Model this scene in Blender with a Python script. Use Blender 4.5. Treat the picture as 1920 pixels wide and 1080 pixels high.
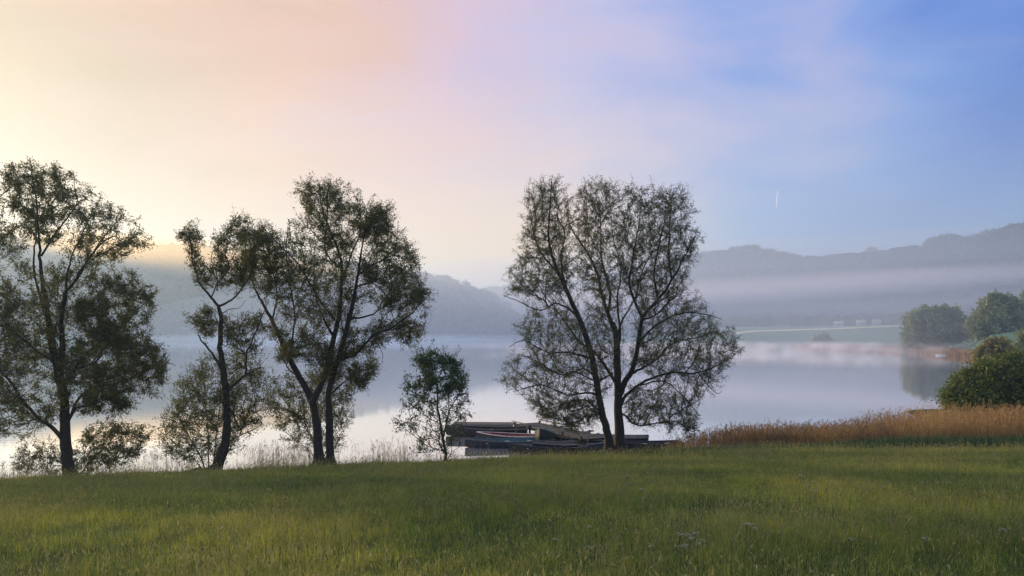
import bpy, bmesh, math, random
import numpy as np
from mathutils import Vector, noise
R = math.radians
rng = np.random.default_rng(7)
random.seed(7)
scene = bpy.context.scene
for o in list(bpy.data.objects):
    bpy.data.objects.remove(o)
C = scene.collection

# ------------------------------------------------------------------ camera
F = 1478.0          # focal length in photo pixels (1920 wide)
HOR = 628.0         # horizon row
CAMZ = 6.2
cam_d = bpy.data.cameras.new('camera')
cam = bpy.data.objects.new('camera', cam_d); C.objects.link(cam)
cam.location = (0, 0, CAMZ); cam.rotation_euler = (R(90), 0, 0)
cam_d.sensor_width = 36; cam_d.lens = 36 * F / 1920
cam_d.shift_y = (HOR - 540) / 1920
cam_d.clip_start = 0.1; cam_d.clip_end = 40000
scene.camera = cam

# ------------------------------------------------------------------ light
SUN_AZ, SUN_EL = -47.0, 10.5       # degrees; azimuth from +Y, negative = left
SUN_DIR = Vector((math.sin(R(SUN_AZ)) * math.cos(R(SUN_EL)), math.cos(R(SUN_AZ)) * math.cos(R(SUN_EL)), math.sin(R(SUN_EL))))
sun_d = bpy.data.lights.new('sun', 'SUN'); sun_d.energy = 5.0; sun_d.angle = R(0.8); sun_d.color = (1.0, 0.72, 0.42)
sun = bpy.data.objects.new('sun', sun_d); C.objects.link(sun)
sun.rotation_euler = SUN_DIR.to_track_quat('Z', 'Y').to_euler(); sun.location = SUN_DIR * 300
scene.view_settings.view_transform = 'Standard'; scene.view_settings.look = 'None'
scene.view_settings.exposure = 0.55; scene.view_settings.gamma = 1
scene.cycles.max_bounces = 6; scene.cycles.diffuse_bounces = 3; scene.cycles.glossy_bounces = 2
scene.cycles.transmission_bounces = 2; scene.cycles.volume_bounces = 1; scene.cycles.transparent_max_bounces = 4
scene.cycles.volume_step_rate = 1.0; scene.cycles.volume_max_steps = 256
scene.cycles.sample_clamp_indirect = 4

world = bpy.data.worlds.new('World'); scene.world = world; world.use_nodes = True
W = world.node_tree; W.nodes.clear()
def wn(t, **k):
    n = W.nodes.new(t)
    for a, b in k.items(): setattr(n, a, b)
    return n
def mathn(T, op, a, b=None, c=None, clamp=False):
    n = T.nodes.new('ShaderNodeMath'); n.operation = op; n.use_clamp = clamp
    for i, v in enumerate((a, b, c)):
        if v is None: continue
        if isinstance(v, (int, float)): n.inputs[i].default_value = v
        else: T.links.new(v, n.inputs[i])
    return n.outputs[0]
def ramp(T, fac, stops, interp='LINEAR'):
    n = T.nodes.new('ShaderNodeValToRGB'); cr = n.color_ramp; cr.interpolation = interp
    while len(cr.elements) < len(stops): cr.elements.new(0.5)
    for e, (p, c) in zip(cr.elements, stops):
        e.position = p; e.color = (c[0], c[1], c[2], 1) if not isinstance(c, (int, float)) else (c, c, c, 1)
    T.links.new(fac, n.inputs[0]); return n.outputs[0]
def mixc(T, fac, a, b, mode='MIX'):
    n = T.nodes.new('ShaderNodeMixRGB'); n.blend_type = mode
    for i, v in ((0, fac), (1, a), (2, b)):
        if isinstance(v, (int, float)): n.inputs[i].default_value = v
        elif isinstance(v, tuple): n.inputs[i].default_value = (*v, 1)
        else: T.links.new(v, n.inputs[i])
    return n.outputs[0]
sky = wn('ShaderNodeTexSky'); sky.sky_type = 'NISHITA'; sky.sun_disc = False
sky.sun_elevation = R(SUN_EL); sky.sun_rotation = R(SUN_AZ) ; sky.dust_density = 2.0; sky.air_density = 1.2
bg1 = wn('ShaderNodeBackground'); bg1.inputs[1].default_value = 0.06
W.links.new(sky.outputs[0], bg1.inputs[0])
tc = wn('ShaderNodeTexCoord'); sep = wn('ShaderNodeSeparateXYZ'); W.links.new(tc.outputs['Generated'], sep.inputs[0])
dot = wn('ShaderNodeVectorMath', operation='DOT_PRODUCT'); W.links.new(tc.outputs['Generated'], dot.inputs[0]); dot.inputs[1].default_value = SUN_DIR
ang = mathn(W, 'DIVIDE', mathn(W, 'ARCCOSINE', dot.outputs['Value']), math.pi)    # 0..1 = 0..180 deg
# thin veil clouds: stretched noise bends the colour bands
mp = wn('ShaderNodeMapping'); mp.inputs['Scale'].default_value = (1.4, 1.4, 4.2); mp.inputs['Rotation'].default_value = (0.25, 0.5, 0.2)
W.links.new(tc.outputs['Generated'], mp.inputs[0])
nz = wn('ShaderNodeTexNoise'); nz.inputs['Scale'].default_value = 1.5; nz.inputs['Detail'].default_value = 5; nz.inputs['Roughness'].default_value = 0.5
nz.inputs['Distortion'].default_value = 0.6
W.links.new(mp.outputs[0], nz.inputs[0])
ang2 = mathn(W, 'ADD', ang, mathn(W, 'MULTIPLY', mathn(W, 'SUBTRACT', nz.outputs[0], 0.5), 0.30))
veil = ramp(W, ang2, [(0.0, (.48, .28, .10)), (.09, (.55, .32, .13)), (.16, (.82, .42, .25)), (.225, (.74, .46, .58)), (.285, (.53, .49, .78)), (.34, (.16, .32, .82)), (.41, (.01, .14, .66)), (.60, (.10, .25, .58)), (1.0, (.16, .26, .5))])
mp2 = wn('ShaderNodeMapping'); mp2.inputs['Scale'].default_value = (2.2, 2.2, 9); mp2.inputs['Rotation'].default_value = (0.2, 0.75, 0.1)
W.links.new(tc.outputs['Generated'], mp2.inputs[0])
nz2 = wn('ShaderNodeTexNoise'); nz2.inputs['Scale'].default_value = 1.3; nz2.inputs['Detail'].default_value = 7; nz2.inputs['Roughness'].default_value = 0.55; nz2.inputs['Distortion'].default_value = 1.0
W.links.new(mp2.outputs[0], nz2.inputs[0])
veil = mixc(W, ramp(W, nz2.outputs[0], [(.42, 0.0), (.80, .16)]), veil, (.86, .66, .74))
low = ramp(W, sep.outputs[2], [(0.0, 1.0), (.10, .85), (.20, .32), (.32, 0.0)])
lowcol = ramp(W, ang, [(0.0, (.62, .36, .10)), (.12, (.72, .44, .14)), (.2, (1.25, .80, .28)), (.28, (1.75, 1.10, .34)), (.35, (.60, .72, .86)), (.5, (.34, .48, .72)), (1.0, (.3, .4, .55))])
col = mixc(W, mathn(W, 'MULTIPLY', low, .85), veil, lowcol)
up_f = ramp(W, sep.outputs[2], [(.44, 0.0), (.72, 1.0)])
col = mixc(W, up_f, col, (.78, .85, 1.1))  # sky above the view brightened, added as fill light for meadow and haze
behind = ramp(W, mathn(W, 'ADD', mathn(W, 'MULTIPLY', sep.outputs[1], .5), .5), [(.15, 1.0), (.5, 0.0)])
col = mixc(W, mathn(W, 'MULTIPLY', behind, .8), col, (.60, .68, .90))  # unseen sky at the camera's back, brightened as part of the added fill
bg2 = wn('ShaderNodeBackground'); bg2.inputs[1].default_value = .74; W.links.new(col, bg2.inputs[0])
mx = wn('ShaderNodeMixShader'); mx.inputs[0].default_value = 0.85
W.links.new(bg1.outputs[0], mx.inputs[1]); W.links.new(bg2.outputs[0], mx.inputs[2])
wo = wn('ShaderNodeOutputWorld'); W.links.new(mx.outputs[0], wo.inputs[0])

# ------------------------------------------------------------------ helpers
def P(px, py, D):                      # photo pixel + depth -> world
    return Vector(((px - 960) / F * D, D, CAMZ - (py - HOR) / F * D))
def tag(o, label=None, cat=None, group=None, kind=None):
    if label: o['label'] = label
    if cat: o['category'] = cat
    if group: o['group'] = group
    if kind: o['kind'] = kind
    return o
def link(name, me, parent=None):
    o = bpy.data.objects.new(name, me); C.objects.link(o)
    if parent: o.parent = parent
    return o
def empty(name, loc, rz=0):
    o = link(name, None); o.location = loc; o.rotation_euler = (0, 0, rz); o.empty_display_size = 0.2
    return o
def npmesh(name, V, faces_list, mats, smooth=False, mat_idx=None, attr=None):
    """faces_list: list of (n,k) int arrays"""
    me = bpy.data.meshes.new(name)
    V = np.asarray(V, np.float32)
    me.vertices.add(len(V)); me.vertices.foreach_set('co', V.ravel())
    loops = np.concatenate([f.ravel() for f in faces_list]).astype(np.int32)
    counts = np.concatenate([np.full(len(f), f.shape[1], np.int32) for f in faces_list])
    starts = np.concatenate([[0], np.cumsum(counts)[:-1]]).astype(np.int32)
    me.loops.add(len(loops)); me.loops.foreach_set('vertex_index', loops)
    me.polygons.add(len(counts)); me.polygons.foreach_set('loop_start', starts); me.polygons.foreach_set('loop_total', counts)
    for m in (mats if isinstance(mats, (list, tuple)) else [mats]): me.materials.append(m)
    if mat_idx is not None: me.polygons.foreach_set('material_index', np.asarray(mat_idx, np.int32))
    if smooth: me.polygons.foreach_set('use_smooth', np.ones(len(counts), bool))
    if attr is not None:
        a = me.attributes.new('tone', 'FLOAT', 'POINT'); a.data.foreach_set('value', np.asarray(attr, np.float32))
    me.update(calc_edges=True); me.validate()
    return me
def material(name):
    m = bpy.data.materials.new(name); m.use_nodes = True
    T = m.node_tree; b = T.nodes['Principled BSDF']; return m, T, b
def N(T, t, **k):
    n = T.nodes.new(t)
    for a, b in k.items(): setattr(n, a, b)
    return n
def noisetex(T, scale, detail=4, coord='Object', vscale=None, rough=.55):
    tcn = N(T, 'ShaderNodeTexCoord'); out = tcn.outputs[coord]
    if vscale:
        m = N(T, 'ShaderNodeMapping'); m.inputs['Scale'].default_value = vscale; T.links.new(out, m.inputs[0]); out = m.outputs[0]
    n = N(T, 'ShaderNodeTexNoise'); n.inputs['Scale'].default_value = scale; n.inputs['Detail'].default_value = detail; n.inputs['Roughness'].default_value = rough
    T.links.new(out, n.inputs[0]); return n.outputs[0]
def leaf_mat(name, c1, c2, c3, transl=.45, scale=.6):
    m = bpy.data.materials.new(name); m.use_nodes = True; T = m.node_tree; T.nodes.clear()
    a = N(T, 'ShaderNodeAttribute'); a.attribute_name = 'tone'
    n = noisetex(T, scale, 3)
    f = mathn(T, 'ADD', mathn(T, 'MULTIPLY', a.outputs['Fac'], .5), mathn(T, 'MULTIPLY', n, .6))
    col = ramp(T, f, [(.2, c1), (.55, c2), (.9, c3)])
    d = N(T, 'ShaderNodeBsdfDiffuse'); t = N(T, 'ShaderNodeBsdfTranslucent'); g = N(T, 'ShaderNodeBsdfGlossy'); g.inputs['Roughness'].default_value = .5
    g.inputs['Color'].default_value = (.5, .5, .5, 1)
    T.links.new(col, d.inputs[0]); T.links.new(col, t.inputs[0])
    s = N(T, 'ShaderNodeMixShader'); s.inputs[0].default_value = transl; T.links.new(d.outputs[0], s.inputs[1]); T.links.new(t.outputs[0], s.inputs[2])
    s2 = N(T, 'ShaderNodeMixShader'); s2.inputs[0].default_value = .04; T.links.new(s.outputs[0], s2.inputs[1]); T.links.new(g.outputs[0], s2.inputs[2])
    o = N(T, 'ShaderNodeOutputMaterial'); T.links.new(s2.outputs[0], o.inputs[0]); return m
def flat_mat(name, col, rough=.6, var=.35, scale=6, bump=0):
    m, T, b = material(name)
    n = noisetex(T, scale, 5)
    c = ramp(T, n, [(.3, tuple(x * (1 - var) for x in col)), (.7, tuple(min(1, x * (1 + var)) for x in col))])
    T.links.new(c, b.inputs['Base Color']); b.inputs['Roughness'].default_value = rough
    if bump:
        bp = N(T, 'ShaderNodeBump'); bp.inputs['Distance'].default_value = bump; T.links.new(n, bp.inputs['Height']); T.links.new(bp.outputs[0], b.inputs['Normal'])
    return m
M = {}
M['leaf_a'] = leaf_mat('willow_leaf', (.035, .045, .016), (.095, .11, .032), (.19, .19, .055), .5)
M['leaf_e'] = leaf_mat('grey_willow_leaf', (.035, .045, .022), (.085, .10, .045), (.16, .17, .07), .45)
M['leaf_d'] = leaf_mat('young_tree_leaf', (.025, .055, .022), (.05, .095, .035), (.10, .15, .055), .4)
M['leaf_bush'] = leaf_mat('bush_leaf', (.04, .07, .016), (.10, .14, .028), (.25, .26, .06), .35)
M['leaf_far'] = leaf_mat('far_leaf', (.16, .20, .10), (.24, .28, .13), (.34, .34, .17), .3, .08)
M['leaf_yellow'] = leaf_mat('yellow_leaf', (.14, .13, .04), (.26, .22, .07), (.38, .32, .11), .4, .3)
M['bark'] = flat_mat('bark', (.024, .020, .017), .9, .5, 9, .03)
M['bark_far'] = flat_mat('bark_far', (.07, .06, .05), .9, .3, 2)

# ------------------------------------------------------------------ terrain
def interp(x, pts):
    return np.interp(x, [p[0] for p in pts], [p[1] for p in pts])
def fbm(x, y, s, seed=0, octs=4):
    r = np.random.default_rng(seed); out = 0; amp = 1; tot = 0
    for k in range(octs):
        for j in range(3):
            a = r.uniform(0, 2 * math.pi); ph = r.uniform(0, 6.28, 2)
            out = out + amp / 3 * np.sin((x * math.cos(a) + y * math.sin(a)) / s * 6.28 * 2 ** k + ph[0] + 1.7 * np.sin((x * math.sin(a) - y * math.cos(a)) / s * 3.1 * 2 ** k + ph[1]))
        tot += amp; amp *= .5
    return out / tot
def azpx(px): return math.degrees(math.atan((px - 960) / F))
def D_edge(x): return 36 + .27 * np.minimum(x, 12.5) + .0 * np.asarray(x)
FAR = [(-180, 200), (-90, 300), (-60, 450), (-45, 620), (-33, 760), (-20, 800), (0, 750), (8, 660), (13, 500), (17, 400), (22, 362), (27, 306), (30.2, 250), (31.2, 120), (33, 95), (36, 66), (42, 50), (60, 20), (180, 0)]
LRID = [(-60, 430), (-45, 425), (azpx(0), 448), (azpx(220), 460), (azpx(350), 465), (azpx(450), 470), (azpx(560), 482), (azpx(700), 504), (azpx(790), 522), (azpx(830), 537), (azpx(880), 545), (azpx(910), 560), (azpx(950), 582), (azpx(1000), 612), (azpx(1040), 628)]
RRID = [(azpx(700), 600), (azpx(850), 556), (azpx(930), 541), (azpx(1000), 540), (azpx(1100), 528), (azpx(1200), 505), (azpx(1300), 482), (azpx(1350), 478), (azpx(1400), 477), (azpx(1480), 483), (azpx(1505), 489), (azpx(1570), 487), (azpx(1620), 481), (azpx(1700), 472), (azpx(1790), 463), (azpx(1840), 452), (azpx(1920), 436), (40, 420), (60, 415), (90, 450)]
def ridge_R_left(az): return interp(az, [(-60, 1150), (-33, 1250), (-10, 1200), (3, 950)])
def ridge_R_right(az): return interp(az, [(-10, 2100), (2, 2100), (13, 1700), (40, 1500), (90, 1400)])
def sstep(t): t = np.clip(t, 0, 1); return t * t * (3 - 2 * t)
def ground_z(x, y):
    x = np.asarray(x, float); y = np.asarray(y, float)
    r = np.hypot(x, y) + 1e-6; az = np.degrees(np.arctan2(x, y)); ca = np.cos(np.radians(az))
    De = np.maximum(D_edge(np.clip(x, -110, 120)), 8)
    t = y / De
    zm = 4.5 - 3.98 * np.clip(t, -1.5, 1) + .06 * fbm(x, y, 9, 3, 3)
    zm = zm + .35 * np.clip(1 - np.abs(t), 0, 1) * np.clip(np.abs(t) * 3, 0, 1)      # slightly convex bank
    # beyond the bank
    far = interp(az, FAR)
    s = y - De
    zl = .52 - 1.67 * sstep(s / 3.2)
    zl = np.maximum(zl, -1.15 + 1.5 * sstep((x - 28.5) / 4) * (1 - sstep((y - 62) / 7)))
    right = sstep((az - 36) / 6) + sstep((r - far) / 9)
    land = .5 + .012 * np.clip(r - far, 0, 400) + .1 * fbm(x, y, 30, 5)
    left_land = sstep((-az - 62) / 12)
    rise = interp(az, [(8, 0), (14, 1)]) * sstep((r - far) / 330) * 9
    land = land + rise
    # hills
    Rl = ridge_R_left(az); Hl = np.clip(-5.3 + (HOR - interp(az, LRID)) / F * Rl * ca + CAMZ, 0, 300) * interp(az, [(-100, 0), (-60, 1), (4, 1), (5, 0)])
    tl = (r - far) / (Rl - far + 1)
    hl = Hl * np.where(tl < 1, sstep(np.clip(tl, 0, 1) * .93 + .0) / sstep(.93), 1 - .25 * sstep((tl - 1) / 1.5))
    Rr = ridge_R_right(az); Hr = np.clip(-5.3 - interp(az, [(8, 0), (14, 9)]) + (HOR - interp(az, RRID)) / F * Rr * ca + CAMZ, 0, 260) * interp(az, [(-9, 0), (-3, 1), (90, 1), (150, 0.3)])
    r0 = interp(az, [(-10, 1200), (2, 1000), (12, 760), (40, 620)])
    tr = (r - r0) / (Rr - r0)
    hr = Hr * np.where(tr < 1, sstep(np.clip(tr, 0, 1) * .93) / sstep(.93), 1 - .25 * sstep((tr - 1) / 1.5))
    hh = np.maximum(hl, hr)
    rough = np.clip(hh / 60, 0, 1) * np.where(np.abs(np.where(hl > hr, tl, tr) - 1) < .15, .15, 1)
    land = land + hh + rough * 5 * fbm(x, y, 180, 9, 3)
    zb = np.where(right > 0, zl * (1 - np.clip(right, 0, 1)) + land * np.clip(right, 0, 1), zl)
    zb = zb * (1 - left_land) + land * left_land
    w = sstep(s / .6)
    return zm * (1 - w) + zb * w
def gz(x, y): return float(ground_z(x, y))
az = np.concatenate([np.arange(-180, -42, 3.), np.arange(-42, 42, .22), np.arange(42, 180, 3.)])
rr = np.concatenate([[.6], np.geomspace(1.5, 3800, 330)])
A, RR = np.meshgrid(np.radians(az), rr)
X = RR * np.sin(A); Y = RR * np.cos(A); Z = ground_z(X, Y)
nr, na = X.shape
idx = np.arange(nr * na).reshape(nr, na)
nxt = np.roll(idx, -1, axis=1)
quads = np.stack([idx[:-1], idx[1:], nxt[1:], nxt[:-1]], -1).reshape(-1, 4)[:, ::-1]
V = np.stack([X.ravel(), Y.ravel(), Z.ravel()], 1)
V = np.vstack([V, [[0, 0, 4.5]]])
cap = np.stack([nxt[0], idx[0], np.full(na, len(V) - 1)], 1)[:, ::-1]
gm, T, b = material('ground')
geo = N(T, 'ShaderNodeNewGeometry'); sp = N(T, 'ShaderNodeSeparateXYZ'); T.links.new(geo.outputs['Position'], sp.inputs[0])
dist = N(T, 'ShaderNodeVectorMath', operation='LENGTH'); T.links.new(geo.outputs['Position'], dist.inputs[0])
n1 = noisetex(T, .25, 5); n2 = noisetex(T, .012, 5)
soil = ramp(T, n1, [(.3, (.02, .03, .010)), (.7, (.045, .055, .018))])
field = ramp(T, n2, [(.35, (.065, .13, .09)), (.65, (.10, .18, .12))])
wood = ramp(T, n2, [(.35, (.030, .035, .022)), (.65, (.05, .05, .03))])
f1 = ramp(T, mathn(T, 'DIVIDE', dist.outputs['Value'], 1000), [(.07, 0.0), (.10, 1.0)])
f2 = ramp(T, mathn(T, 'DIVIDE', sp.outputs[2], 100), [(.13, 0.0), (.16, 1.0)])
col = mixc(T, f2, mixc(T, f1, soil, field), wood)
T.links.new(col, b.inputs['Base Color']); b.inputs['Roughness'].default_value = 1; b.inputs['Specular IOR Level'].default_value = .1
g = link('ground', npmesh('ground', V, [quads, cap], gm, True)); tag(g, kind='structure')

# lake
wm, T, b = material('lake_water')
b.inputs['Base Color'].default_value = (.03, .045, .05, 1); b.inputs['Roughness'].default_value = .035; b.inputs['IOR'].default_value = 1.6; b.inputs['Metallic'].default_value = .85; b.inputs['Base Color'].default_value = (.80, .83, .88, 1)
n1 = noisetex(T, 1.0, 3, vscale=(.9, 2.2, 1)); n2 = noisetex(T, .02, 3)
strength = mathn(T, 'MULTIPLY', ramp(T, n2, [(.42, .12), (.66, 1.0)]), .10)
bp = N(T, 'ShaderNodeBump'); bp.inputs['Distance'].default_value = .05; T.links.new(strength, bp.inputs['Strength']); T.links.new(n1, bp.inputs['Height'])
T.links.new(bp.outputs[0], b.inputs['Normal'])
wv = [(-1000, 20, 0), (500, 20, 0), (500, 1050, 0), (-1000, 1050, 0)]
# keep the sheet off the meadow: start it just beyond the bank
wv = [(-500, -98, 0), (13, 39.9, 0), (420, 39.9, 0), (420, 1050, 0), (-1000, 1050, 0), (-1000, -98, 0)]
tag(link('lake', npmesh('lake', wv, [np.array([[0, 1, 2, 3, 4, 5]])], wm)), kind='structure')

# ------------------------------------------------------------------ air
def vol_mat(name, dens, col, aniso, build=None):
    m = bpy.data.materials.new(name); m.use_nodes = True; T = m.node_tree; T.nodes.clear()
    v = N(T, 'ShaderNodeVolumePrincipled'); v.inputs['Color'].default_value = (*col, 1); v.inputs['Density'].default_value = dens; v.inputs['Anisotropy'].default_value = aniso
    o = N(T, 'ShaderNodeOutputMaterial'); T.links.new(v.outputs[0], o.inputs['Volume'])
    if build: T.links.new(build(T), v.inputs['Density'])
    return m
def box_mesh(name, x0, x1, y0, y1, z0, z1, mat):
    V = [(x, y, z) for z in (z0, z1) for y in (y0, y1) for x in (x0, x1)]
    return npmesh(name, V, [np.array([[0, 2, 3, 1], [4, 5, 7, 6], [0, 1, 5, 4], [2, 6, 7, 3], [0, 4, 6, 2], [1, 3, 7, 5]])], mat)
HAZE_D = .00047
hz = link('haze', box_mesh('haze', -3900, 3900, -3900, 3900, -3.2, 262, vol_mat('haze', HAZE_D, (.54, .75, 1.0), .5))); tag(hz, kind='stuff')
def mist(name, loc, size, rot, dens, col, nscale, cut=(.35, .75), aniso=.3, zpow=1.0):
    def build(T):
        tcn = N(T, 'ShaderNodeTexCoord')
        ln = N(T, 'ShaderNodeVectorMath', operation='LENGTH'); T.links.new(tcn.outputs['Object'], ln.inputs[0])
        fall = ramp(T, ln.outputs['Value'], [(.15, 1.0), (.98, 0.0)], 'EASE')
        mp = N(T, 'ShaderNodeMapping'); mp.inputs['Scale'].default_value = nscale; T.links.new(tcn.outputs['Object'], mp.inputs[0])
        nn = N(T, 'ShaderNodeTexNoise'); nn.inputs['Scale'].default_value = 1; nn.inputs['Detail'].default_value = 3; T.links.new(mp.outputs[0], nn.inputs[0])
        k = ramp(T, nn.outputs[0], [(cut[0], 0.0), (cut[1], 1.0)])
        return mathn(T, 'MULTIPLY', mathn(T, 'MULTIPLY', fall, k), dens)
    bm = bmesh.new(); bmesh.ops.create_icosphere(bm, subdivisions=3, radius=1.03); me = bpy.data.meshes.new(name); bm.to_mesh(me); bm.free()
    me.materials.append(vol_mat(name, dens, col, aniso, build))
    o = link(name, me); o.location = loc; o.scale = size; o.rotation_euler = rot; tag(o, kind='stuff'); return o

# ------------------------------------------------------------------ trees
def smooth_path(pts, sub=4):
    pts = [np.array(p, float) for p in pts]
    if len(pts) < 3: 
        return [pts[0] + (pts[-1] - pts[0]) * t for t in np.linspace(0, 1, sub + 1)]
    ext = [2 * pts[0] - pts[1]] + pts + [2 * pts[-1] - pts[-2]]; out = []
    for i in range(1, len(ext) - 2):
        p0, p1, p2, p3 = ext[i - 1:i + 3]
        for k in range(sub):
            t = k / sub
            out.append(.5 * ((2 * p1) + (-p0 + p2) * t + (2 * p0 - 5 * p1 + 4 * p2 - p3) * t * t + (-p0 + 3 * p1 - 3 * p2 + p3) * t ** 3))
    out.append(pts[-1]); return out
def tube(path, radii, sides, lump=0, seed=0):
    path = np.array(path); n = len(path); r = np.array(radii)
    tg = np.gradient(path, axis=0); tg /= np.linalg.norm(tg, axis=1)[:, None] + 1e-9
    ref = np.array([.3, 1, .1]); V = []
    rg = np.random.default_rng(seed); ph = rg.uniform(0, 6.28, 4)
    for i in range(n):
        u = np.cross(tg[i], ref); u /= np.linalg.norm(u); v = np.cross(tg[i], u)
        a = np.arange(sides) * 2 * math.pi / sides
        rad = r[i] * (1 + lump * (np.sin(2 * a + ph[0] + i * .35) + .6 * np.sin(3 * a + ph[1] - i * .5)))
        V.append(path[i] + rad[:, None] * (np.cos(a)[:, None] * u + np.sin(a)[:, None] * v))
    V = np.concatenate(V); idx = np.arange(n * sides).reshape(n, sides); nx = np.roll(idx, -1, 1)
    Fq = np.stack([idx[:-1], nx[:-1], nx[1:], idx[1:]], -1).reshape(-1, 4)
    return V, Fq
def merge(parts):
    Vs, Fs, off = [], [], 0
    for V, Fq in parts:
        Vs.append(V); Fs.append(Fq + off); off += len(V)
    return np.concatenate(Vs), np.concatenate(Fs)
def poly_dist(pts, poly):
    pts = pts[:, None, :]; a = np.array(poly, float)[None]; b = np.roll(a, -1, axis=1)
    ab = b - a; t = np.clip(((pts - a) * ab).sum(-1) / ((ab ** 2).sum(-1) + 1e-9), 0, 1)
    return np.sqrt((((a + t[..., None] * ab) - pts) ** 2).sum(-1)).min(1)
def poly_in(pts, poly):
    a = np.array(poly, float); b = np.roll(a, -1, axis=0); x = pts[:, 0:1]; y = pts[:, 1:2]
    c = ((a[:, 1] > y) != (b[:, 1] > y)) & (x < (b[:, 0] - a[:, 0]) * (y - a[:, 1]) / (b[:, 1] - a[:, 1] + 1e-12) + a[:, 0])
    return c.sum(1) % 2 == 1
def noise3(p, s, off=0):
    return np.array([noise.noise(Vector((q[0] / s + off, q[1] / s, q[2] / s))) for q in p])
def fill_crown(polys, base_px, D, rg, px2m, depth=1.0, clump=.9, coff=0.0, dens=1.0, edge=.5, qcut=.33):
    """attractor points; polys = [(n points, polygon in photo px, depth centre m)] -> local metric points around trunk base"""
    out = []
    for n, poly, dc in polys:
        n = int(n * dens)
        P2 = np.array(poly, float); lo, hi = P2.min(0), P2.max(0); got = []
        while sum(map(len, got)) < n * 3:
            q = rg.uniform(lo, hi, (n * 3, 2)); got.append(q[poly_in(q, poly)])
        q = np.concatenate(got)[:n * 3]
        d = poly_dist(q, poly) * px2m; dm = max(d.max(), .1)
        half = depth * 1.15 * dm * np.sqrt(np.clip(1 - (1 - d / dm) ** 2, .02, 1))
        dep = rg.uniform(-1, 1, len(q)) * half + dc
        p = np.stack([(q[:, 0] - base_px[0]) * px2m, dep, -(q[:, 1] - base_px[1]) * px2m], 1)
        nn = noise3(p, clump, coff + 11.3)
        ef = np.clip(d / dm / .45, 0, 1)
        p = p + rg.normal(0, .16 * px2m / .0225 if px2m < .03 else 3 * px2m, p.shape) * (1 - ef)[:, None]
        nn = nn - edge * .5 * (1 - ef)
        keep = nn + rg.uniform(-.22, .22, len(p)) > np.quantile(nn, qcut)
        p = p[keep]; rg.shuffle(p); out.append(p[:n])
    return np.concatenate(out)
def grow(limb_pts, limb_dir, att, bf=.25, turn=.9, up=.25):
    """greedy spanning growth: returns node positions, parents"""
    n0 = len(limb_pts); Pn = np.concatenate([limb_pts, att]); n = len(att)
    par = np.full(len(Pn), -1); path = np.zeros(len(Pn)); dirs = np.zeros((len(Pn), 3)); dirs[:n0] = limb_dir
    best = np.full(n, 1e9); bp_ = np.zeros(n, int)
    def upd(j, alive):
        d = att[alive] - Pn[j]; L = np.linalg.norm(d, axis=1) + 1e-6
        cosv = (d @ dirs[j]) / L
        c = L * (1 + turn * (1 - cosv) + up * (.6 - d[:, 2] / L)) + bf * path[j] * .2
        ii = np.where(alive)[0]; m = c < best[ii]; best[ii[m]] = c[m]; bp_[ii[m]] = j
    alive = np.ones(n, bool)
    for j in range(n0): upd(j, alive)
    for k in range(n):
        ii = np.where(alive)[0]; i = ii[np.argmin(best[ii])]; alive[i] = False; j = n0 + i; p = bp_[i]
        par[j] = p; d = Pn[j] - Pn[p]; L = np.linalg.norm(d) + 1e-6; path[j] = path[p] + L
        dd = d / L + .5 * dirs[p]; dirs[j] = dd / (np.linalg.norm(dd) + 1e-9)
        if alive.any(): upd(j, alive)
    return Pn, par, n0
def leaves_mesh(name, pos, axis, size, width, mat, rg, droop=.0):
    n = len(pos)
    ax = axis + rg.normal(0, .75, (n, 3)); ax[:, 2] -= droop; ax /= np.linalg.norm(ax, axis=1)[:, None] + 1e-9
    s = rg.normal(0, 1, (n, 3)); side = np.cross(ax, s); side /= np.linalg.norm(side, axis=1)[:, None] + 1e-9
    L = (size * np.clip(rg.lognormal(-.05, .38, n), .4, 2.2))[:, None]; Wd = (width * rg.uniform(.7, 1.3, n))[:, None]
    nrm = np.cross(ax, side)
    a = pos; b = pos + ax * L * .45 + side * Wd * .5 + nrm * L * .05; c = pos + ax * L; d = pos + ax * L * .45 - side * Wd * .5 + nrm * L * .05
    V = np.stack([a, b, c, d], 1).reshape(-1, 3); Fq = np.arange(4 * n).reshape(n, 4)
    tone = np.repeat(rg.uniform(0, 1, n), 4)
    return npmesh(name, V, [Fq], mat, attr=tone)
def frusta(Pn, par, rad, n0, sides, rg, sag=.04):
    j = np.where(par >= 0)[0]; a = Pn[par[j]]; b = Pn[j]
    ra = np.minimum(rad[par[j]], rad[j] * 1.5); rb = rad[j]
    mid = (a + b) / 2 + rg.normal(0, 1, a.shape) * (np.linalg.norm(b - a, axis=1) * sag)[:, None]
    d = b - a; d /= np.linalg.norm(d, axis=1)[:, None] + 1e-9
    ref = np.tile(np.array([.21, .93, .3]), (len(d), 1)); u = np.cross(d, ref); u /= np.linalg.norm(u, axis=1)[:, None] + 1e-9; v = np.cross(d, u)
    rings = []
    for p, r in ((a, ra), (mid, (ra + rb) / 2), (b, rb)):
        for k in range(sides):
            t = 2 * math.pi * k / sides; rings.append(p + r[:, None] * (math.cos(t) * u + math.sin(t) * v))
    V = np.stack(rings, 1); n = len(j); Vf = V.reshape(-1, 3); base = np.arange(n)[:, None] * (3 * sides); Fs = []
    for h in range(2):
        for k in range(sides):
            k2 = (k + 1) % sides
            Fs.append(np.stack([base[:, 0] + h * sides + k, base[:, 0] + h * sides + k2, base[:, 0] + (h + 1) * sides + k2, base[:, 0] + (h + 1) * sides + k], 1))
    return Vf, np.concatenate(Fs), mid
KD, KL = 2.0, 1.9      # node and leaf multipliers
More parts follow.
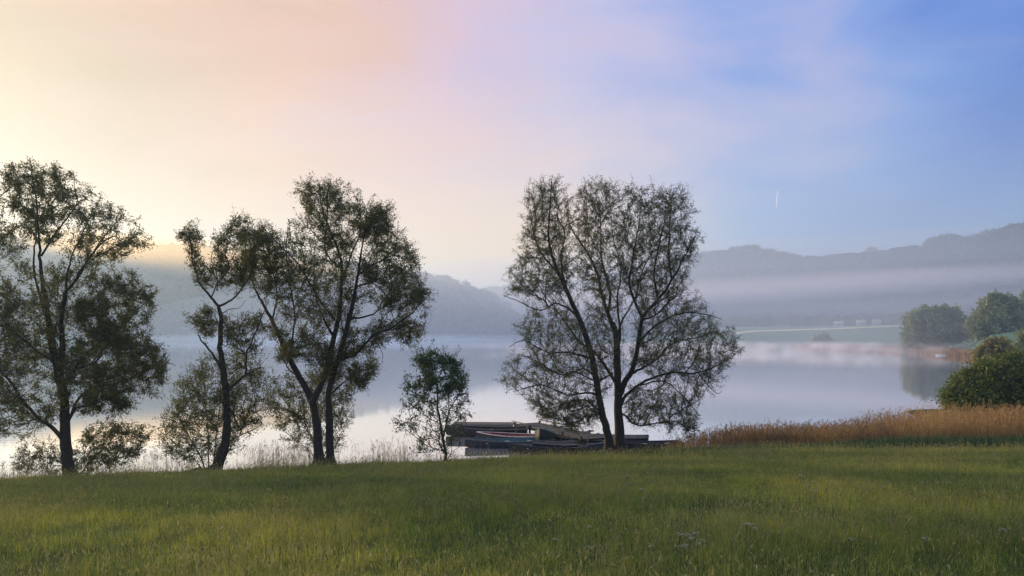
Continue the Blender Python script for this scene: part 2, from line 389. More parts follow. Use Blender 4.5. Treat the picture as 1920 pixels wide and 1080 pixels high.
def tree(name, label, cat, base_px, D, trunks, limbs, polys, leaf_mat_, seed, leaf=(.10, .032), per=7, tip=.0048, dens=1.0, group=None,
         depth=1.0, clump=.9, bark=None, spread=.12, droop=.1, sides=9, twig_name='twigs', limb_depth=1.0, expo=2.5, zoff=-.25, turn=1.5, leafcut=.03, leafprob=None, s_=1.0, kd=None, kl=None, edge=.5, amp=1.9, qcut=.33):
    rg = np.random.default_rng(seed); m = D / F
    X0 = (base_px[0] - 960) * m; base = np.array([X0, D, CAMZ - (base_px[1] - HOR) * m])
    root = empty(name, (base[0], base[1], base[2] + zoff)); tag(root, label, cat, group)
    bark = bark or M['bark']
    nodes, ndir, nrad = [], [], []
    def conv(path, dspec, phase):
        out = []; dd = 0
        for k, (x, y, *dz) in enumerate(path):
            z = dz[0] if dz else None
            out.append([(x - base_px[0]) * m, z, -(y - base_px[1]) * m - zoff])
        # depth: given values interpolate, otherwise swing out to dspec at the tip
        n = len(out); s = [0.0]
        for k in range(1, n): s.append(s[-1] + math.dist(out[k][::2], out[k - 1][::2]))
        for k in range(n):
            if out[k][1] is None: out[k][1] = dspec[0] + (dspec[1] - dspec[0]) * (s[k] / s[-1]) ** 1.1
        return out
    tparts = {}
    for kind, lst in (('trunk', trunks), ('limb', limbs)):
        for q, (path, d0, d1, r0, r1) in enumerate(lst):
            pts = conv(path, (d0 * limb_depth, d1 * limb_depth), q)
            sp = smooth_path(pts, 4); n = len(sp)
            rad = [r0 + (r1 - r0) * (i / (n - 1)) ** .8 for i in range(n)]
            if kind == 'trunk': rad[0] *= 1.6; rad[1] *= 1.22
            sp = [p + rg.normal(0, .012 * s_, 3) * min(1, i) for i, p in enumerate(sp)]
            V, Fq = tube(sp, rad, sides if r0 > .04 else 6, .05, seed + q)
            key = q if kind == 'trunk' else 'limb'
            tparts.setdefault(key, []).append((V, Fq))
            sp = np.array(sp); tg = np.gradient(sp, axis=0); tg /= np.linalg.norm(tg, axis=1)[:, None]
            st = 0 if kind == 'limb' else int(n * .35)
            nodes.append(sp[st:]); ndir.append(tg[st:]); nrad.append(np.array(rad)[st:])
    LP = np.concatenate(nodes); LD = np.concatenate(ndir); LR = np.concatenate(nrad)
    att = fill_crown(polys, base_px, D, rg, m, depth, clump, seed * .37, dens * (kd or KD), edge, qcut); att[:, 2] -= zoff
    Pn, par, n0 = grow(LP, LD, att, turn=turn)
    for it in range(3):          # relax the zigzag of the spanning growth
        js = np.arange(n0, len(Pn)); cs = np.zeros_like(Pn); cn = np.zeros(len(Pn)); np.add.at(cs, par[js], Pn[js]); np.add.at(cn, par[js], 1)
        hk = js[cn[js] > 0]; Pn[hk] = .45 * Pn[hk] + .30 * Pn[par[hk]] + .25 * cs[hk] / cn[hk][:, None]
    r2 = np.zeros(len(Pn)); order = np.arange(len(Pn) - 1, n0 - 1, -1)
    path = np.zeros(len(Pn)); 
    # process children before parents: order by depth
    dep = np.zeros(len(Pn), int)
    for j in range(n0, len(Pn)):
        pass
    done = np.zeros(len(Pn), bool); done[:n0] = True
    todo = list(range(n0, len(Pn)))
    while todo:
        nt = []
        for j in todo:
            if done[par[j]]: dep[j] = dep[par[j]] + 1; done[j] = True
            else: nt.append(j)
        todo = nt
    kids = np.zeros(len(Pn), int)
    for j in sorted(range(n0, len(Pn)), key=lambda q: -dep[q]):
        if r2[j] == 0: r2[j] = tip ** expo
        if par[j] >= n0: r2[par[j]] += r2[j]; kids[par[j]] += 1
    rad = r2 ** (1 / expo); rad[:n0] = LR; rad = np.minimum(rad, .055 * s_)
    V, Fq, mid = frusta(Pn, par, rad, n0, 4, rg)
    for q in range(len(trunks)):
        lst = tparts[q] + (tparts.get('limb', []) if q == 0 else [])
        Vt, Ft = merge(lst); link('trunk', npmesh('trunk', Vt, [Ft], bark, True), root)
    if not trunks and 'limb' in tparts:
        Vt, Ft = merge(tparts['limb']); link('stems', npmesh('stems', Vt, [Ft], bark, True), root)
    link(twig_name, npmesh(twig_name, V, [Fq], bark, True), root)
    j = np.where((par >= 0) & (rad < leafcut * s_))[0]; a = Pn[par[j]]; b = Pn[j]
    lc = noise3(b, clump * .7, seed * 1.1 + 5); pr = np.clip(.8 + amp * lc, .06, 2.2) * per
    if leafprob: pr = pr * leafprob(b)
    cnt = rg.poisson(pr * (kl or KL)); ii = np.repeat(np.arange(len(j)), cnt); t = rg.uniform(.1, 1.1, len(ii))[:, None]
    pos = a[ii] * (1 - t) + b[ii] * t + rg.normal(0, spread, (len(ii), 3)) * rg.uniform(.2, 1, (len(ii), 1))
    axd = (b - a)[ii]; axd /= np.linalg.norm(axd, axis=1)[:, None] + 1e-9
    link('crown', leaves_mesh('crown', pos, axd * .6, leaf[0], leaf[1], leaf_mat_, rg, droop), root)
    print(name, 'nodes', len(Pn), 'leaves', len(pos)); return root

import sys
LOWQ = False
# --- central two-stemmed willow
E_trunks = [
 ([(1161, 850), (1162, 812), (1160, 766), (1159, 725), (1158, 672), (1156, 626), (1150, 605)], 0, .3, .27, .12),
 ([(1143, 846), (1136, 805), (1127, 771), (1114, 704), (1099, 641), (1081, 595), (1060, 548), (1042, 512)], -.15, -1.2, .21, .085)]
E_limbs = [
 ([(1156, 626), (1143, 590), (1130, 548), (1122, 507), (1101, 465), (1075, 424), (1066, 385)], .3, 1.2, .11, .018),
 ([(1162, 740), (1172, 715), (1186, 690), (1195, 641), (1202, 595), (1228, 564), (1252, 527), (1272, 486), (1290, 450)], .1, -1.4, .17, .018),
 ([(1143, 590), (1146, 548), (1135, 510), (1127, 475), (1124, 413), (1114, 367)], .6, -.6, .07, .014),
 ([(1201, 600), (1184, 558), (1179, 527), (1190, 470), (1200, 424), (1208, 375)], -.7, .9, .08, .014),
 ([(1252, 527), (1247, 490), (1250, 450), (1252, 413), (1259, 365)], -1.1, -.2, .06, .013),
 ([(1228, 564), (1218, 520), (1224, 470), (1232, 420), (1230, 385)], -.9, -2.2, .05, .012),
 ([(1158, 672), (1166, 620), (1163, 560), (1172, 500), (1160, 440), (1158, 385)], .3, 2.4, .07, .013),
 ([(1156, 640), (1170, 600), (1195, 560), (1215, 500), (1240, 460), (1270, 400)], .3, 2.6, .06, .012),
 ([(1042, 512), (1026, 460), (1029, 398), (1031, 350)], -1.2, -1.5, .08, .014),
 ([(1060, 548), (1050, 490), (1058, 440), (1045, 400), (1060, 365)], -1.1, .5, .05, .012),
 ([(1042, 512), (1015, 480), (1000, 440), (995, 390)], -1.2, .2, .045, .012),
 ([(1159, 725), (1138, 690), (1110, 655), (1088, 640), (1060, 600), (1030, 560), (1005, 520)], .1, 1.6, .09, .014),
 ([(1120, 740), (1095, 735), (1060, 737), (1013, 718), (961, 729)], -.3, -2.2, .06, .012),
 ([(1108, 672), (1060, 660), (1024, 660), (982, 638), (955, 650)], -.5, -1.2, .055, .012),
 ([(1085, 600), (1062, 578), (1040, 570), (1013, 582), (967, 562), (943, 552)], -.9, .6, .06, .012),
 ([(1130, 775), (1100, 752), (1070, 755), (1034, 771), (1000, 765)], -.3, 1.9, .045, .012),
 ([(1132, 790), (1110, 775), (1091, 790), (1060, 785), (1040, 800)], -.3, -1.9, .035, .01),
 ([(1162, 765), (1175, 740), (1210, 714), (1257, 698), (1304, 698), (1350, 678), (1383, 650)], .1, -.9, .09, .012),
 ([(1304, 698), (1319, 719), (1335, 735), (1345, 730)], -.5, -.9, .03, .01),
 ([(1184, 700), (1205, 690), (1231, 675), (1272, 641), (1330, 631), (1368, 618)], -.1, 1.7, .065, .012),
 ([(1162, 780), (1171, 778), (1190, 795), (1221, 793), (1257, 785), (1283, 802), (1300, 800)], 0, -1.3, .055, .012),
 ([(1200, 722), (1241, 714), (1272, 745), (1290, 770)], 0, -2.4, .04, .012),
 ([(1195, 641), (1225, 610), (1262, 590), (1300, 590), (1330, 600)], -.4, -2.2, .055, .012),
 ([(1202, 600), (1232, 590), (1270, 560), (1300, 548)], -.4, 2.4, .05, .012),
 ([(1114, 704), (1090, 690), (1050, 700), (1010, 680), (985, 690)], -.4, -2.9, .045, .012),
 ([(1150, 700), (1120, 715), (1080, 700), (1030, 700), (990, 670)], .2, 2.9, .05, .012),
]
E_polys = [
 (520, [(1000, 400), (1030, 352), (1070, 350), (1120, 340), (1180, 350), (1240, 350), (1285, 375), (1300, 440), (1285, 540), (1320, 600), (1300, 680), (1220, 740), (1120, 745), (1020, 700), (985, 620), (975, 540), (985, 470)], 0),
 (560, [(990, 362), (1008, 342), (1030, 333), (1052, 345), (1062, 370), (1060, 420), (1070, 470), (1085, 520), (1060, 560), (1020, 560), (975, 560), (946, 556), (950, 530), (968, 490), (975, 450), (985, 420), (980, 385)], -.6),
 (560, [(1078, 362), (1096, 340), (1120, 334), (1150, 340), (1166, 356), (1175, 400), (1180, 470), (1175, 540), (1150, 600), (1110, 590), (1085, 520), (1072, 470), (1064, 420)], .3),
 (700, [(1176, 352), (1205, 343), (1228, 350), (1240, 352), (1258, 343), (1288, 352), (1300, 385), (1298, 420), (1316, 440), (1310, 468), (1298, 500), (1290, 545), (1240, 580), (1200, 600), (1178, 540), (1180, 470), (1175, 400)], .2),
 (600, [(1200, 600), (1250, 560), (1290, 548), (1320, 562), (1345, 600), (1382, 622), (1388, 652), (1365, 688), (1345, 735), (1320, 740), (1285, 730), (1240, 720), (1200, 700), (1180, 650)], 0),
 (620, [(1160, 640), (1140, 600), (1100, 590), (1060, 560), (1010, 575), (982, 592), (962, 620), (970, 650), (945, 680), (935, 708), (962, 735), (990, 745), (1060, 760), (1120, 750), (1160, 700)], 0),
 (300, [(990, 745), (1060, 745), (1120, 745), (1128, 780), (1100, 800), (1080, 815), (1040, 800), (1010, 785)], 0),
 (330, [(1175, 730), (1240, 720), (1310, 740), (1300, 770), (1312, 800), (1285, 825), (1240, 805), (1200, 800), (1172, 785)], 0),
]
tree('willow_tree', 'largest willow, two dark trunks and tall open crown, by the moored boats', 'tree', (1155, 852), 37.4,
     E_trunks, E_limbs, E_polys, M['leaf_e'], 11, leaf=(.078, .025), per=10.5, dens=1.75, clump=.7, spread=.10, tip=.0045, amp=1.1, qcut=.16, edge=.75)

# --- left tree
A_trunks = [([(132, 897), (125, 860), (121, 813), (117, 742), (104, 690), (95, 655), (87, 612)], 0, .2, .25, .12)]
A_limbs = [
 ([(87, 612), (81, 552), (77, 500), (77, 458), (76, 387), (72, 325)], .2, -.4, .11, .015),
 ([(90, 625), (65, 560), (48, 515), (42, 470), (42, 428), (24, 357)], .2, 1.2, .07, .013),
 ([(115, 735), (118, 700), (127, 640), (127, 612), (135, 575), (142, 550)], 0, -.7, .12, .08),
 ([(142, 550), (160, 530), (178, 505), (201, 475), (237, 450), (268, 468)], -.7, -1.2, .06, .012),
 ([(142, 550), (139, 517), (142, 475), (157, 416), (168, 375)], -.7, .6, .05, .012),
 ([(160, 530), (185, 470), (205, 430), (225, 400)], -.7, .3, .04, .012),
 ([(77, 480), (100, 430), (125, 380), (118, 345)], 0, .9, .045, .012),
 ([(118, 730), (148, 671), (195, 630), (228, 588), (262, 550)], 0, 1.2, .08, .013),
 ([(123, 800), (148, 766), (195, 754), (240, 735), (280, 720)], 0, -1.1, .06, .012),
 ([(124, 795), (150, 735), (210, 718), (270, 680), (298, 690)], 0, 1.6, .06, .012),
 ([(118, 760), (150, 700), (200, 680), (255, 640)], 0, -2.0, .05, .012),
 ([(124, 830), (100, 800), (77, 783), (50, 745), (24, 700), (-5, 670), (-30, 650)], 0, -.8, .10, .015),
 ([(110, 735), (92, 700), (86, 659), (60, 630), (30, 620)], 0, 1.8, .05, .012),
 ([(77, 783), (40, 790), (10, 770), (-20, 780)], 0, .7, .035, .01),
 ([(100, 680), (60, 640), (30, 590), (10, 560)], .1, -1.6, .05, .012),
]
A_polys = [
 (430, [(8, 335), (20, 312), (50, 308), (78, 304), (122, 318), (136, 345), (125, 400), (110, 450), (60, 470), (40, 440), (28, 400)], 0),
 (280, [(150, 350), (185, 345), (196, 380), (215, 390), (252, 396), (262, 430), (275, 468), (240, 480), (200, 510), (150, 540), (120, 520), (125, 460), (140, 400)], 0),
 (420, [(0, 560), (40, 500), (80, 480), (140, 520), (180, 520), (160, 600), (110, 660), (60, 660), (0, 640)], 0),
 (480, [(150, 560), (200, 515), (250, 508), (282, 545), (284, 585), (262, 605), (278, 640), (200, 660), (140, 650)], 0),
 (900, [(120, 660), (200, 610), (262, 600), (290, 640), (308, 690), (305, 745), (262, 735), (240, 772), (200, 778), (150, 770), (120, 740)], 0),
 (520, [(-60, 560), (0, 600), (60, 650), (110, 680), (115, 760), (90, 800), (40, 825), (-20, 815), (-60, 760)], 0),
]
tree('willow_tree', 'leaning willow with one dark trunk nearest the left edge of the meadow', 'tree', (130, 897), 31.2, A_trunks, A_limbs, A_polys,
     M['leaf_a'], 21, leaf=(.11, .036), per=10, clump=.75, spread=.11)
# --- tree beyond the left edge of the photo, its right side reaches in
Z_trunks = [([(-120, 905), (-118, 840), (-105, 760), (-100, 680), (-90, 600), (-80, 520)], 0, .3, .26, .10)]
Z_limbs = [
 ([(-100, 680), (-60, 640), (-20, 600), (20, 560)], 0, 1.0, .08, .012),
 ([(-95, 620), (-60, 540), (-20, 480), (10, 410)], .2, -.5, .07, .012),
 ([(-80, 520), (-60, 440), (-30, 380), (0, 345)], .3, .6, .07, .012),
 ([(-85, 540), (-120, 480), (-140, 400), (-130, 350)], .3, -.6, .07, .012),
 ([(-105, 740), (-60, 730), (-20, 745), (15, 730)], 0, -.9, .05, .012),
 ([(-105, 700), (-160, 640), (-220, 600), (-260, 580)], 0, .9, .08, .012),
 ([(-106, 760), (-160, 740), (-220, 730)], 0, -.9, .06, .012)]
Z_polys = [(520, [(-180, 380), (-100, 330), (-20, 335), (8, 360), (18, 400), (34, 440), (30, 500), (-20, 520), (-120, 520), (-190, 480)], 0),
           (620, [(-120, 540), (-20, 520), (30, 540), (45, 600), (40, 680), (22, 740), (-20, 780), (-110, 760)], 0),
           (500, [(-280, 560), (-200, 520), (-130, 540), (-120, 760), (-200, 780), (-280, 700)], 0)]
tree('willow_tree', 'willow cut off by the left edge, only the tips of its branches showing', 'tree', (-120, 905), 29.6, Z_trunks, Z_limbs, Z_polys,
     M['leaf_a'], 23, leaf=(.11, .036), per=8, clump=.7)

# --- slim crooked tree
B_trunks = [([(404, 884), (412, 862), (421, 835), (425, 792), (423, 742), (416, 690), (410, 653), (412, 598), (405, 572)], 0, .2, .24, .075)]
B_limbs = [
 ([(405, 572), (394, 558), (372, 525), (365, 487), (362, 448), (345, 437)], .2, -.5, .06, .012),
 ([(405, 574), (430, 562), (449, 539), (463, 512), (470, 470), (478, 430)], .2, .7, .05, .012),
 ([(394, 558), (410, 530), (433, 503), (428, 465), (440, 425)], .1, -.8, .035, .011),
 ([(405, 545), (400, 510), (385, 480), (395, 450)], .1, .9, .03, .01),
 ([(449, 539), (452, 490), (448, 450), (452, 415)], .4, 1.0, .03, .01),
 ([(411, 590), (430, 580), (452, 578), (470, 565)], .2, -.6, .022, .008),
 ([(416, 692), (408, 675), (391, 648), (377, 627)], 0, -.4, .065, .025),
 ([(423, 745), (430, 732), (447, 714), (469, 700), (495, 688)], 0, -.3, .085, .02),
 ([(463, 703), (462, 664), (472, 637), (488, 590), (498, 560)], -.2, .5, .05, .012),
 ([(462, 664), (450, 640), (435, 615), (430, 600)], -.2, -.7, .025, .01),
 ([(412, 610), (390, 600), (370, 595), (352, 590)], .2, .8, .03, .01),
 ([(404, 886), (392, 880), (372, 879), (345, 884), (312, 886)], 0, -.5, .12, .012)]
B_polys = [
 (230, [(333, 430), (350, 418), (378, 424), (374, 460), (385, 490), (405, 500), (402, 550), (370, 530), (350, 480)], 0),
 (520, [(400, 440), (430, 410), (455, 403), (492, 418), (505, 450), (480, 490), (470, 530), (440, 552), (410, 540)], 0),
 (130, [(350, 600), (365, 575), (395, 565), (408, 590), (400, 640), (370, 625)], 0),
 (270, [(412, 600), (440, 590), (490, 580), (500, 620), (488, 660), (455, 668), (425, 650)], 0)]
tree('willow_tree', 'slim crooked willow with a bare kinked trunk, between the left and the paired trunks', 'tree', (404, 884), 32.7, B_trunks, B_limbs, B_polys,
     M['leaf_a'], 31, leaf=(.10, .032), per=6, clump=.6, spread=.09)
# --- twin-trunk tree
Ct = [([(599, 876), (594, 820), (584, 759), (558, 709), (538, 676), (519, 637), (502, 603), (480, 564)], 0, .8, .22, .06),
      ([(616, 874), (616, 830), (616, 790), (616, 742), (627, 698), (647, 637), (658, 598), (669, 553)], .35, -.5, .19, .08)]
Cl = [
 ([(480, 564), (461, 531), (447, 487), (440, 445)], .8, 1.3, .05, .012),
 ([(584, 757), (608, 703), (624, 631), (633, 587), (636, 531), (633, 476), (613, 431), (597, 388), (590, 345)], 0, .8, .15, .014),
 ([(636, 531), (650, 480), (665, 430), (662, 380)], .4, 1.5, .05, .012),
 ([(669, 553), (680, 503), (691, 448), (700, 400)], -.5, -1.4, .07, .012),
 ([(636, 675), (669, 664), (702, 631), (741, 614), (780, 587), (800, 565)], -.2, -1.2, .08, .012),
 ([(658, 598), (691, 592), (724, 570), (770, 545)], -.4, 1.3, .05, .012),
 ([(676, 520), (710, 495), (745, 480), (775, 500)], -.8, .2, .045, .012),
 ([(672, 540), (715, 520), (740, 460), (740, 410)], -.6, .9, .04, .012),
 ([(502, 603), (515, 550), (508, 500), (490, 450)], .6, -.3, .045, .012),
 ([(538, 676), (552, 600), (548, 540), (545, 480), (550, 430)], .4, -.9, .045, .012),
 ([(624, 631), (600, 590), (580, 540), (575, 480), (570, 420)], .1, 1.8, .055, .012),
 ([(627, 600), (600, 560), (570, 500), (535, 460), (515, 435)], .1, -1.6, .05, .012),
 ([(616, 742), (660, 700), (690, 690), (700, 670)], .2, 1.4, .04, .012),
 ([(558, 709), (530, 690), (510, 650), (500, 620)], .3, 1.6, .035, .012),
 ([(702, 631), (719, 653), (724, 668), (722, 680)], -.7, -.9, .02, .007),
 ([(633, 500), (610, 470), (620, 420), (628, 370)], .4, -1.4, .04, .012)]
Cp = [
 (430, [(440, 430), (470, 418), (500, 425), (530, 428), (545, 470), (520, 520), (500, 560), (480, 560), (455, 520)], .3),
 (560, [(557, 352), (575, 338), (608, 332), (640, 345), (660, 350), (700, 372), (720, 400), (700, 450), (650, 470), (590, 450), (575, 400)], 0),
 (780, [(560, 400), (600, 440), (660, 460), (680, 560), (660, 620), (600, 640), (540, 600), (510, 560), (540, 500), (545, 430)], 0),
 (800, [(690, 400), (720, 372), (738, 385), (736, 420), (762, 440), (778, 470), (786, 500), (795, 530), (813, 558), (802, 585), (770, 590), (720, 580), (680, 560), (670, 480)], 0),
 (480, [(640, 620), (700, 600), (760, 590), (800, 595), (790, 632), (770, 652), (740, 640), (700, 650), (712, 700), (690, 728), (660, 730), (640, 690)], 0),
 (420, [(500, 600), (560, 610), (640, 650), (650, 700), (620, 720), (570, 690), (520, 680)], .2)]
tree('willow_tree', 'broad dense willow on two close trunks rising from one foot', 'tree', (607, 876), 33.8, Ct, Cl, Cp, M['leaf_a'], 41,
     leaf=(.10, .031), per=8.5, clump=.8, spread=.11, amp=1.5, qcut=.24, dens=1.2)
# --- undergrowth
tree('willow_bush', 'low leafy willow bush behind the paired trunks', 'bush', (600, 862), 36.5, [], [
 ([(600, 865), (585, 820), (560, 780), (530, 740)], 0, -.4, .03, .01), ([(602, 865), (600, 800), (590, 740), (580, 700)], 0, .5, .03, .01),
 ([(605, 865), (625, 810), (640, 770), (650, 730)], 0, .2, .03, .01), ([(598, 865), (560, 830), (530, 810), (510, 790)], 0, .4, .02, .01), ([(606, 865), (635, 830), (650, 800)], 0, -.4, .02, .01)],
 [(640, [(500, 700), (530, 700), (580, 690), (640, 690), (665, 730), (658, 790), (640, 842), (612, 848), (590, 830), (560, 842), (540, 832), (520, 800), (505, 770)], 0)],
 M['leaf_a'], 51, leaf=(.11, .034), per=8, clump=.6, spread=.1, zoff=-.3, amp=1.3, qcut=.2, edge=.8)
tree('willow_bush', 'round multi stemmed willow bush behind the slim crooked willow', 'bush', (388, 880), 34.2, [], [
 ([(388, 885), (370, 840), (345, 790), (335, 740)], 0, -.5, .035, .01), ([(390, 885), (388, 820), (380, 760), (375, 700)], 0, .5, .035, .01),
 ([(385, 885), (350, 850), (320, 830), (300, 815)], 0, .3, .025, .008), ([(394, 885), (415, 820), (430, 760), (440, 690)], .2, .9, .035, .01),
 ([(396, 885), (440, 830), (465, 780), (480, 720)], .1, -.2, .03, .01), ([(396, 885), (400, 780), (405, 710), (400, 660)], .2, 1.1, .03, .01)],
 [(1150, [(336, 712), (352, 687), (391, 662), (424, 650), (460, 660), (491, 681), (498, 700), (497, 753), (485, 800), (447, 840), (425, 860), (390, 870), (313, 855), (292, 812), (320, 764), (330, 738)], 0)],
 M['leaf_a'], 53, leaf=(.11, .034), per=7, clump=.6, spread=.12, zoff=-.3, amp=1.3, qcut=.2, edge=.8)
tree('willow_bush', 'sparse sprawling bush leaning right at the foot of the leftmost trunk', 'bush', (152, 890), 33.2, [], [
 ([(150, 893), (165, 870), (185, 850), (219, 825), (260, 800)], 0, -.4, .04, .008), ([(152, 893), (190, 870), (225, 858), (260, 840)], 0, .5, .025, .008),
 ([(150, 893), (155, 850), (175, 810), (195, 785)], 0, .4, .02, .008), ([(148, 893), (110, 870), (80, 850), (50, 835)], 0, .4, .025, .008)],
 [(480, [(140, 850), (165, 800), (200, 785), (240, 790), (275, 805), (285, 830), (255, 860), (205, 885), (155, 890)], 0),
  (160, [(30, 850), (60, 820), (120, 830), (140, 880), (80, 892), (30, 885)], 0)],
 M['leaf_a'], 55, leaf=(.11, .034), per=6, clump=.5, spread=.1, zoff=-.3)
tree('young_tree', 'small young tree with a thin dark stem standing left of the boats', 'tree', (836, 866), 35.2,
 [([(836, 868), (834, 845), (830, 817), (826, 795), (820, 760), (820, 730), (812, 700), (806, 670)], 0, .1, .085, .018)], [
 ([(831, 820), (837, 795), (842, 770), (860, 740), (868, 705)], 0, .4, .045, .01), ([(842, 775), (840, 730), (835, 690), (828, 658)], .1, -.5, .03, .01),
 ([(832, 846), (802, 835), (770, 810), (748, 795)], 0, -.4, .025, .007), ([(825, 795), (800, 782), (775, 765), (758, 755)], 0, .5, .02, .007),
 ([(838, 862), (850, 845), (868, 835)], 0, -.2, .02, .007), ([(834, 842), (850, 825), (872, 800)], 0, .5, .02, .007), ([(822, 740), (800, 720), (775, 705)], 0, -.5, .016, .007)],
 [(300, [(775, 690), (780, 665), (795, 652), (828, 648), (835, 665), (852, 668), (870, 688), (880, 706), (872, 735), (845, 740), (815, 735), (785, 725)], 0),
  (420, [(752, 745), (752, 705), (775, 705), (815, 735), (870, 730), (884, 752), (880, 790), (868, 825), (850, 850), (800, 855), (775, 852), (772, 825), (742, 802), (738, 788), (760, 778)], 0)],
 M['leaf_d'], 61, leaf=(.12, .045), per=3.4, clump=.5, spread=.10, zoff=-.25, tip=.005,
 leafprob=lambda b: np.clip((b[:, 2] - 2.2) / 1.6, 0, 1) * 1.6 + .7)
# --- dense bush on the right bank
tree('dense_bush', 'dense dark green rounded bush above the brown reeds at the right edge', 'bush', (1900, 790), 55, [], [
 ([(1890, 795), (1850, 760), (1800, 730)], 0, -1, .06, .02), ([(1900, 795), (1880, 730), (1850, 690)], 0, 1, .06, .02), ([(1905, 795), (1930, 730), (1960, 680)], 0, -1, .06, .02),
 ([(1915, 795), (1990, 740), (2040, 700)], 0, 1.5, .06, .02), ([(1895, 795), (1850, 785), (1790, 765)], 0, 1, .04, .02)],
 [(1500, [(1775, 792), (1772, 760), (1775, 738), (1790, 722), (1812, 698), (1835, 686), (1860, 677), (1885, 670), (1920, 666), (2000, 652), (2090, 680), (2110, 740), (2110, 800), (1900, 800)], 0)],
 M['leaf_bush'], 71, leaf=(.20, .11), per=60, clump=1.3, spread=.34, zoff=-.4, depth=.75, kd=1.6, kl=1.1, edge=.2, leafcut=.06)
# --- trees across the bay
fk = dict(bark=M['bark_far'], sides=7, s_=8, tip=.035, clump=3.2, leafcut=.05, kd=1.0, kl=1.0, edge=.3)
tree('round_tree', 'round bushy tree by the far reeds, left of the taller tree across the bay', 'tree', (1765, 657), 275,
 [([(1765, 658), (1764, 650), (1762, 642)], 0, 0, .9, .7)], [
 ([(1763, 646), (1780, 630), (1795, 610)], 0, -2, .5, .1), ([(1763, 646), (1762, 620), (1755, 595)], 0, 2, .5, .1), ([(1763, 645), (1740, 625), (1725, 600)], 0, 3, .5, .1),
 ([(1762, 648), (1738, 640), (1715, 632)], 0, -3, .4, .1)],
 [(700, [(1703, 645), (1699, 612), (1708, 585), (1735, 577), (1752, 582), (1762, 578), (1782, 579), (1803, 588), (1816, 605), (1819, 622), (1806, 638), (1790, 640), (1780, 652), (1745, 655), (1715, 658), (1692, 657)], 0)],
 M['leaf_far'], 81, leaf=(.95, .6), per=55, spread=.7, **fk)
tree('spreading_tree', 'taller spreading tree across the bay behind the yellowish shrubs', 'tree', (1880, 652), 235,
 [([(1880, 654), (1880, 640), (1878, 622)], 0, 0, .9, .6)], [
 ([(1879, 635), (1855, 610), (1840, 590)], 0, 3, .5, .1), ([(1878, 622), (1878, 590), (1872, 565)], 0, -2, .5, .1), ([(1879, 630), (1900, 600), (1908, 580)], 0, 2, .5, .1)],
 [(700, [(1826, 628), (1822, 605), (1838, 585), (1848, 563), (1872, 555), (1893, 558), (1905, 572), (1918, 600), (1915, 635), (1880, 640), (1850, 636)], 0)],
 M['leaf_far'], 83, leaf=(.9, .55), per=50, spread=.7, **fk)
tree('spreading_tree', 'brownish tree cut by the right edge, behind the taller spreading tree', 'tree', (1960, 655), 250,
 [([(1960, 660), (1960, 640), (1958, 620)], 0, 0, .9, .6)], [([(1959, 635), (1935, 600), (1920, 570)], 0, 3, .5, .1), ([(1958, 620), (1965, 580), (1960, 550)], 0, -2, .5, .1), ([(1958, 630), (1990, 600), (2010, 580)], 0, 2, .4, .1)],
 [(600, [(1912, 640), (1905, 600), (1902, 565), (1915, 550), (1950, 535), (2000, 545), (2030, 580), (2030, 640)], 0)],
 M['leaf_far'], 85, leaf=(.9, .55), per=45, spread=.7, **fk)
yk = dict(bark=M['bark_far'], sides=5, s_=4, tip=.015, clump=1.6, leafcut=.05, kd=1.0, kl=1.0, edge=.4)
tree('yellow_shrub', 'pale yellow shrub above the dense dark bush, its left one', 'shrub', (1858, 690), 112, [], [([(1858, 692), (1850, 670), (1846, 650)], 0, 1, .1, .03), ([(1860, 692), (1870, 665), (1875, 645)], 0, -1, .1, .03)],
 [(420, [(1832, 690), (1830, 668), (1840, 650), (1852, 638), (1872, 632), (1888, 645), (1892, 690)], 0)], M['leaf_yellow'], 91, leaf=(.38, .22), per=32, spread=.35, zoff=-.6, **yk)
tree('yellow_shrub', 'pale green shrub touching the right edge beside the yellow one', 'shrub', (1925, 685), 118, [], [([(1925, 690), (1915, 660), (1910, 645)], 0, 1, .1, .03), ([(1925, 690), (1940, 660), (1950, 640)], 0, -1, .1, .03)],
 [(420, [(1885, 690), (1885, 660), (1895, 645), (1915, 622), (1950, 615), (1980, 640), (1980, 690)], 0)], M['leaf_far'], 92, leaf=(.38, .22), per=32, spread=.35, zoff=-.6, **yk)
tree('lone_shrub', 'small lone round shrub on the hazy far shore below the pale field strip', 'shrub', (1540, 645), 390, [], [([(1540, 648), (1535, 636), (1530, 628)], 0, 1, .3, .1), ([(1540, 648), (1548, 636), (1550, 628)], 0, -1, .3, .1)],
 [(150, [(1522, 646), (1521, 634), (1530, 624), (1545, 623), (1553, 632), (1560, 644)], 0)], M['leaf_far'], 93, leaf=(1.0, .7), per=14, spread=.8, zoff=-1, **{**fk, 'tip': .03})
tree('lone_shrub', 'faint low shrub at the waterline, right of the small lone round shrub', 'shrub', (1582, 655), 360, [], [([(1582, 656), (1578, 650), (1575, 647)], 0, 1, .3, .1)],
 [(110, [(1565, 656), (1572, 648), (1582, 645), (1600, 650), (1604, 656)], 0)], M['leaf_far'], 94, leaf=(.9, .6), per=12, spread=.8, zoff=-.5, **{**fk, 'tip': .03})

